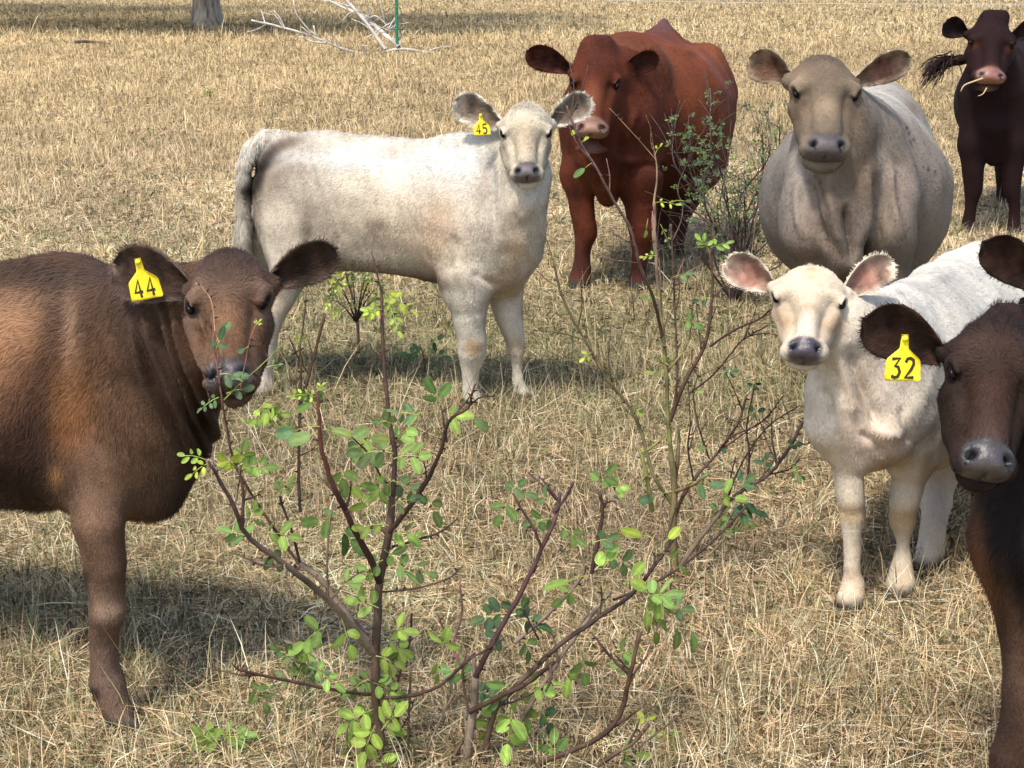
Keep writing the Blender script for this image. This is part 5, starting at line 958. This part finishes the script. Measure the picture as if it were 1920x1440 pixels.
def grasscolour(x, y, r, n):
    pal = np.array([(.72, .53, .31), (.80, .64, .42), (.62, .43, .24), (.88, .76, .56), (.48, .32, .17), (.30, .19, .11), (.34, .34, .17), (.20, .24, .10)])
    p = np.stack([x, y, x*0], 1)
    g = .5+.5*snoise(p, .8, 5)          # greener patches
    ym = np.exp(-((y-6.6)/1.7)**2)*(.9+.3*snoise(p, 1.4, 8))   # the greener strip round the white calf and red cow
    far = np.clip((y-11)/8, 0, 1)
    wg = np.clip(.09+.30*np.clip(g-.5, 0, 1)+.50*ym-.05*far, .02, .7); wt = np.exp(-((y-36)/8)**2)*0
    u = r.random(n); k = np.where(u < wg, np.where(r.random(n) < .6, 6, 7), r.choice(6, n, p=[.27, .22, .18, .13, .12, .08]))
    c = pal[k]*(1+.13*r.normal(size=n))[:, None]
    gold = np.array((1.04, .98, .80)); c = c*(1-far[:, None])+c*gold*far[:, None]
    c = c*(1-.12*ym[:, None])
    big = .95+.11*snoise(p, .35, 9)[:, None]+.12*snoise(p, 3.2, 4)[:, None]
    mean = np.array((.63, .48, .275)); k = np.clip(.25+(y-8)/26, .12, .62)[:, None]; c = c*(1-k)+mean*k*(1-.25*ym[:, None])
    return np.clip(c*big*1.07, .01, .92)
def blades(n, y0, y1, flat, length, width, seed, name, label, up=None, pw=1.0):
    r = np.random.default_rng(seed)
    # positions uniform per area in the wedge seen by the camera, widened
    u = r.random(n); 
    ya, yb = y0, y1; e = 2.0-pw
    y = (ya**e+(yb**e-ya**e)*u)**(1/e)
    hw = .40*y+.8; x = (r.random(n)*2-1)*hw; x = np.where(r.random(n) < .12, np.sign(x)*(hw+r.random(n)**1.5*(.35*y+1.5)), x)
    # clumping
    k = r.random(n) < .5; cx = np.round(x/.07)*.07+.03*np.sin(y*50); x = np.where(k, x*.45+cx*.55, x)
    h0 = np.where(r.random(n) < flat, 1, 0)       # 1 = lying
    L = length*r.lognormal(0, .38, n)*np.where(h0 == 1, 1.0, 1.0)*(1+.25*snoise(np.stack([x, y, x*0], 1), 2.2, 3)); wd = width*r.uniform(.6, 1.4, n)
    if np.ndim(y): sc = np.clip(y/4.5, .8, 30)**.75; wd = wd*sc; L = L*np.clip(y/8, 1, 1.7)
    th = r.random(n)*6.283+.7*snoise(np.stack([x, y, x*0], 1), 5, 2)
    lean = np.where(h0 == 1, r.normal(1.42, .14, n), np.abs(r.normal(.35, .32, n)))
    d = np.stack([np.cos(th)*np.sin(lean), np.sin(th)*np.sin(lean), np.abs(np.cos(lean))], 1)
    z0 = np.where(h0 == 1, r.random(n)**2*.030, 0.)
    p0 = np.stack([x, y, z0], 1)
    curl = nrm(r.normal(size=(n, 3)))*np.array([1, 1, .35]); dr = np.where(h0 == 1, -.05, -.30)*r.random(n)
    c1 = r.uniform(.05, .38, n)[:, None]*L[:, None]
    p1 = p0+d*L[:, None]*.5+curl*c1*.35
    p2 = p0+d*L[:, None]+curl*c1*1.0+np.stack([x*0, x*0, dr*L], 1)
    p1[:, 2] = np.maximum(p1[:, 2], .004); p2[:, 2] = np.maximum(p2[:, 2], .003)
    s = nrm(np.cross(d, nrm(r.normal(size=(n, 3))))); w_ = s*wd[:, None]*.5
    V = np.stack([p0-w_, p0+w_, p1-w_*.85, p1+w_*.85, p2], 1).reshape(-1, 3).astype(np.float32)
    k = np.arange(n)*5; q = np.stack([k, k+1, k+3, k+2], 1); t = np.stack([k+2, k+3, k+4], 1)
    c = grasscolour(x, y, r, n)
    if up is not None: c = c*np.array(up)
    cc = np.stack([c*.85, c*.85, c, c, c*1.1], 1).reshape(-1, 3)
    nn = nrm(np.cross(w_, d)); nn = np.where(nn[:, [2]] < 0, -nn, nn); nn = nrm(.35*nn+np.array([0, -.25, .8])+.18*r.normal(size=(n, 3)))
    o = newmesh(name, V, q, t, M_grass, None, True, dict(Col=cc), np.repeat(nn, 5, 0))
    tag(o, label, 'grass', None, 'stuff'); return o
GD = 1.0
def tufts(n, seed=40):
    r = np.random.default_rng(seed); m = 26
    y = 3.0+(r.random(n)**1.2)*13; x = (r.random(n)*2-1)*(.33*y+.3)
    keep = np.ones(n, bool)
    for hx, hy in [(235, 1365), (890, 770), (985, 755), (490, 750), (1087, 538), (1200, 540), (1595, 1150), (1690, 1118), (1735, 1075)]:
        g = G(hx, hy); keep &= ~((np.abs(x-g[0]) < .10) & (y < g[1]+.05) & (y > g[1]-.35))
    x, y = x[keep], y[keep]; n = len(x)
    X = np.repeat(x, m); Y = np.repeat(y, m); N_ = n*m
    th = r.random(N_)*6.283; lean = np.abs(r.normal(.55, .35, N_)); L = np.repeat(r.uniform(.05, .12, n), m)*r.uniform(.5, 1.1, N_)
    rr = .022*r.random(N_); p0 = np.stack([X+np.cos(th)*rr, Y+np.sin(th)*rr, 0*X], 1)
    d = np.stack([np.cos(th)*np.sin(lean), np.sin(th)*np.sin(lean), np.cos(lean)], 1); d2 = nrm(d+np.stack([np.cos(th)*.6, np.sin(th)*.6, -.35+0*th], 1))
    p1 = p0+d*L[:, None]*.55; p2 = p1+d2*L[:, None]*.5; p2[:, 2] = np.maximum(p2[:, 2], .004)
    w_ = nrm(np.cross(d, r.normal(size=(N_, 3))))*(.0013*np.clip(Y/4, 1, 3))[:, None]
    V = np.stack([p0-w_, p0+w_, p1-w_*.8, p1+w_*.8, p2], 1).reshape(-1, 3); k = np.arange(N_)*5
    c = grasscolour(X, Y, r, N_); g = np.repeat(r.random(n), m)[:, None]; c = np.where(g < .35, c*.45+np.array((.20, .23, .10))*.55, c*(.8+.4*g))
    nn = nrm(nrm(np.cross(w_, d))*.3+np.array([0, -.25, .8])+.15*r.normal(size=(N_, 3)))
    o = newmesh('grass_tufts', V, np.stack([k, k+1, k+3, k+2], 1), np.stack([k+2, k+3, k+4], 1), M_grass, None, True, dict(Col=np.repeat(c, 5, 0)), np.repeat(nn, 5, 0))
    tag(o, 'tan and grey-green grass tufts in the near pasture', 'grass', None, 'stuff')
def grass():
    blades(int(320000*GD), 2.55, 6.5, .74, .088, .0023, 1, 'straw_litter', 'matted tan straw lying over the near pasture')
    blades(int(60000*GD), 2.55, 7, .1, .040, .0022, 2, 'dry_grass', 'short curly dry grass standing in the near pasture')
    blades(int(320000*GD), 6.3, 14, .60, .046, .0024, 3, 'dry_grass', 'dry and greenish grass round the red cow and white calf')
    blades(int(400000*GD), 13, 38, .40, .050, .0026, 4, 'dry_grass', 'golden dry grass across the middle of the pasture', pw=1.3)
    blades(int(200000*GD), 36, 130, .45, .075, .0038, 5, 'dry_grass', 'dry grass at the far end of the pasture', pw=1.5)
    tufts(2600)
    blades(1500, 2.6, 9, .0, .22, .0020, 6, 'dry_stalks', 'thin pale dry stalks standing above the straw', up=(1.25, 1.25, 1.2))
    blades(3500, 9, 60, .0, .17, .0022, 7, 'dry_stalks', 'taller pale dry stalks scattered in the far grass', up=(1.15, 1.15, 1.1), pw=1.2)
def background():
    # tree: trunk in frame, crown above it and out of frame, which shades the far grass
    m, t, b = mat('grey bark', .9, .1); n = noise(t, 9, 6, .7, stretch=(1, 1, .12)); r_ = ramp(t, n.outputs[0], [(.35, (.13, .10, .075)), (.6, (.42, .35, .28))]); t.links.new(r_.outputs[0], b.inputs[0]); bump(t, b, n.outputs[0], 1, .06)
    mf = attrmat('crown leaves', rough=.6, transl=.3)
    def tree(px, py, rt, h, cr, seed, label):
        base = G(px, py); r = np.random.default_rng(seed); root = empty('field_tree'); tag(root, label, 'tree', 'trees over the pasture')
        ang = np.linspace(0, 2*math.pi, 26)[:-1]; V = []; hs = [-.1, .05, .25, .6, 1.2, 2.2, 3.2]
        for z in hs:
            k = rt*(1+.45*math.exp(-max(z, 0)/.3)-.06*z)
            for a in ang: V.append((base[0]+k*math.cos(a)*(1+.07*math.sin(3*a+z)+.05*math.sin(7*a)), base[1]+k*math.sin(a)*(1+.06*math.cos(4*a)), z))
        Q = [(j*25+i, j*25+(i+1) % 25, (j+1)*25+(i+1) % 25, (j+1)*25+i) for j in range(len(hs)-1) for i in range(25)]
        newmesh('trunk', V, Q, None, m, root)
        top = base+V3(0, 0, 3.0); L = []; ends = []
        for k in range(9):
            a = k*.7+r.random(); e = top+V3(math.cos(a)*cr*.6, math.sin(a)*cr*.6, r.uniform(.4, 1)*(h-3.5)); L.append(([top, (top+e)/2+V3(0, 0, .8), e], rt*.5, .04, (.12, .09, .07))); ends.append(e)
        tubes('limbs', L, M_stem, root, 6)
        lv = []; n = int(800*cr)
        cc = np.array(ends+[top+V3(0, 0, h-5)])[r.integers(0, len(ends)+1, n)]+nrm(r.normal(size=(n, 3)))*(r.random((n, 1))**.4)*cr*.42
        cc[:, 2] = np.maximum(cc[:, 2], 3.2)
        u = nrm(r.normal(size=(n, 3))); v = nrm(np.cross(u, r.normal(size=(n, 3)))); s = r.uniform(.2, .36, (n, 1))
        VV = np.stack([cc-u*s, cc+v*s*.5, cc+u*s, cc-v*s*.5], 1).reshape(-1, 3); q = np.arange(n*4).reshape(-1, 4)
        newmesh('crown', VV, q, None, mf, root, False, dict(Col=np.repeat(np.array((.06, .10, .03))*(1+.3*r.normal(size=(n, 1))).clip(.4, 2), 4, 0)))
        rebase(root, base)
    tree(387, 50, .36, 9, 10.5, 1, 'tree with a grey furrowed trunk at the top left, its crown above the frame')
    tree(-300, 26, .3, 11, 14, 2, 'tree just outside the frame at the upper left, seen only by its shade')
    st = tubes('dark_stick', [([P(140, 79, 35.2), P(165, 78, 35.1), P(190, 80, 35), P(205, 83, 35)], .035, .02, (.05, .035, .025))], M_stem, None, 6); tag(st, 'dark stick lying in the far grass below the top left corner', 'stick')
    # fallen dead branch
    m2, t, b = mat('bleached dead wood', .8, .2); a = N(t, 'ShaderNodeAttribute', attribute_name='Col'); t.links.new(a.outputs['Vector'], b.inputs[0])
    W1 = (.40, .36, .30); W2 = (.50, .46, .40); Y = G(745, 100)[1]; B = []
    def q(pts, r0, r1): B.append(([P(x, y, Y+d) for x, y, d in pts], PR(pts[0][0], pts[0][1], Y, r0*.75)[1], PR(pts[-1][0], pts[-1][1], Y, r1*.7)[1], W1, W2))
    q([(860, 104, 0), (800, 98, 0), (750, 92, 0), (700, 102, -.2), (650, 94, -.4), (600, 74, -.5), (560, 60, -.7), (515, 48, -.8), (472, 38, -.9)], 4, 2.5); q([(748, 88, 0), (716, 60, .2), (683, 32, .4), (650, 17, .6), (600, -5, .8)], 7, 3.5); q([(722, 92, 0), (700, 60, .1), (672, 25, .2), (645, -5, .3)], 5, 4)
    q([(690, 35, .3), (705, 30, .2), (722, 44, .1), (734, 60, .1), (742, 45, 0)], 2, 1.4); q([(736, 52, .1), (728, 55, 0), (740, 34, 0)], 2.2, 1.5); q([(530, 52, -.8), (522, 36, -.8), (506, 20, -.8)], 2, 1); q([(535, 55, -.8), (525, 34, -.7), (514, 20, -.7)], 2, 1); q([(592, 66, -.5), (574, 50, -.5), (555, 24, -.5), (550, 0, -.4)], 2.2, 1.2); q([(610, 80, -.5), (585, 78, -.6), (560, 68, -.6)], 2.6, 1.8); q([(592, 66, -.5), (588, 48, -.5)], 3, 2)
    q([(500, 45, -.8), (480, 56, -.8), (463, 60, -.8)], 1.6, 1); q([(512, 28, -.8), (490, 24, -.8)], 1.2, .7); q([(690, 32, .3), (698, 14, .3), (692, 12, .3)], 2, 1); q([(722, 44, .1), (714, 10, .1), (716, -5, .1)], 1.2, .8); q([(700, 102, -.2), (680, 88, -.3), (690, 86, -.3)], 2, 1.4); q([(750, 92, 0), (754, 70, 0), (757, 57, 0)], 2.2, 1.2); q([(690, 70, .1), (720, 50, .1), (742, 38, 0)], 2, 1.2)
    rr = np.random.default_rng(17)
    for k in range(26):
        l_ = B[rr.integers(0, 4)][0]; i = rr.integers(1, len(l_)); a_ = l_[i-1]+(l_[i]-l_[i-1])*rr.random(); d_ = nrm(rr.normal(size=3)*np.array([1, .5, .6])+V3(-.3, 0, .9)); ln_ = rr.uniform(.15, .6)
        B.append(([a_, a_+d_*ln_*.5+rr.normal(size=3)*.02, a_+d_*ln_+rr.normal(size=3)*.05], .014, .006, W1, W2))
    root = tubes('fallen_branch', B, m2, None, 6, knots=.12); tag(root, 'bleached white dead branch lying in the grass beside the green post', 'dead branch')
    # fence: green posts and a thin white wire
    g, t, b = mat('green plastic post', .45, .4); b.inputs[0].default_value = (.012, .16, .085, 1)
    wi, t, b = mat('white electric wire', .5, .4); b.inputs[0].default_value = (.42, .42, .36, 1)
    root = empty('electric_fence'); tag(root, 'electric fence of a thin white wire on green posts behind the cattle', 'fence')
    base = G(745, 100); b2 = base+V3(12.2, -8.6, 0); b0 = base+V3(-12, 7, 0)
    for p in (b0, base, b2, b2+V3(8, -6, 0)):
        pw = .035; T = [([p+V3(0, 0, -.1), p+V3(0, 0, .6), p+V3(0, 0, 1.25)], pw, pw*.8, (.01, .16, .09))]
        o = tubes('post', T, g, root, 8)
        for h in (.45, .85, 1.1): tubes('wire_clip', [([p+V3(-.09, -.05, h), p+V3(0, -.09, h+.02), p+V3(.09, -.05, h)], .012, .010)], g, o, 5)
    W_ = []
    for a_, c_ in ((b0, base), (base, b2), (b2, b2+V3(8, -6, 0))):
        mid = (a_+c_)/2; W_.append(([a_+V3(0, -.08, 1.1), mid+V3(0, 0, 1.04), c_+V3(0, -.08, 1.1)], .0045, .0045))
    tubes('wire', W_, wi, root, 5)
    rebase(root, base)
# ------------------------------------------------------------ assemble
field()
background()
for f_ in (calf44, calf45, redcow, greycow, darkcow, creamcalf, calf32, edgecalf): f_()
main_shrubs()
grass()
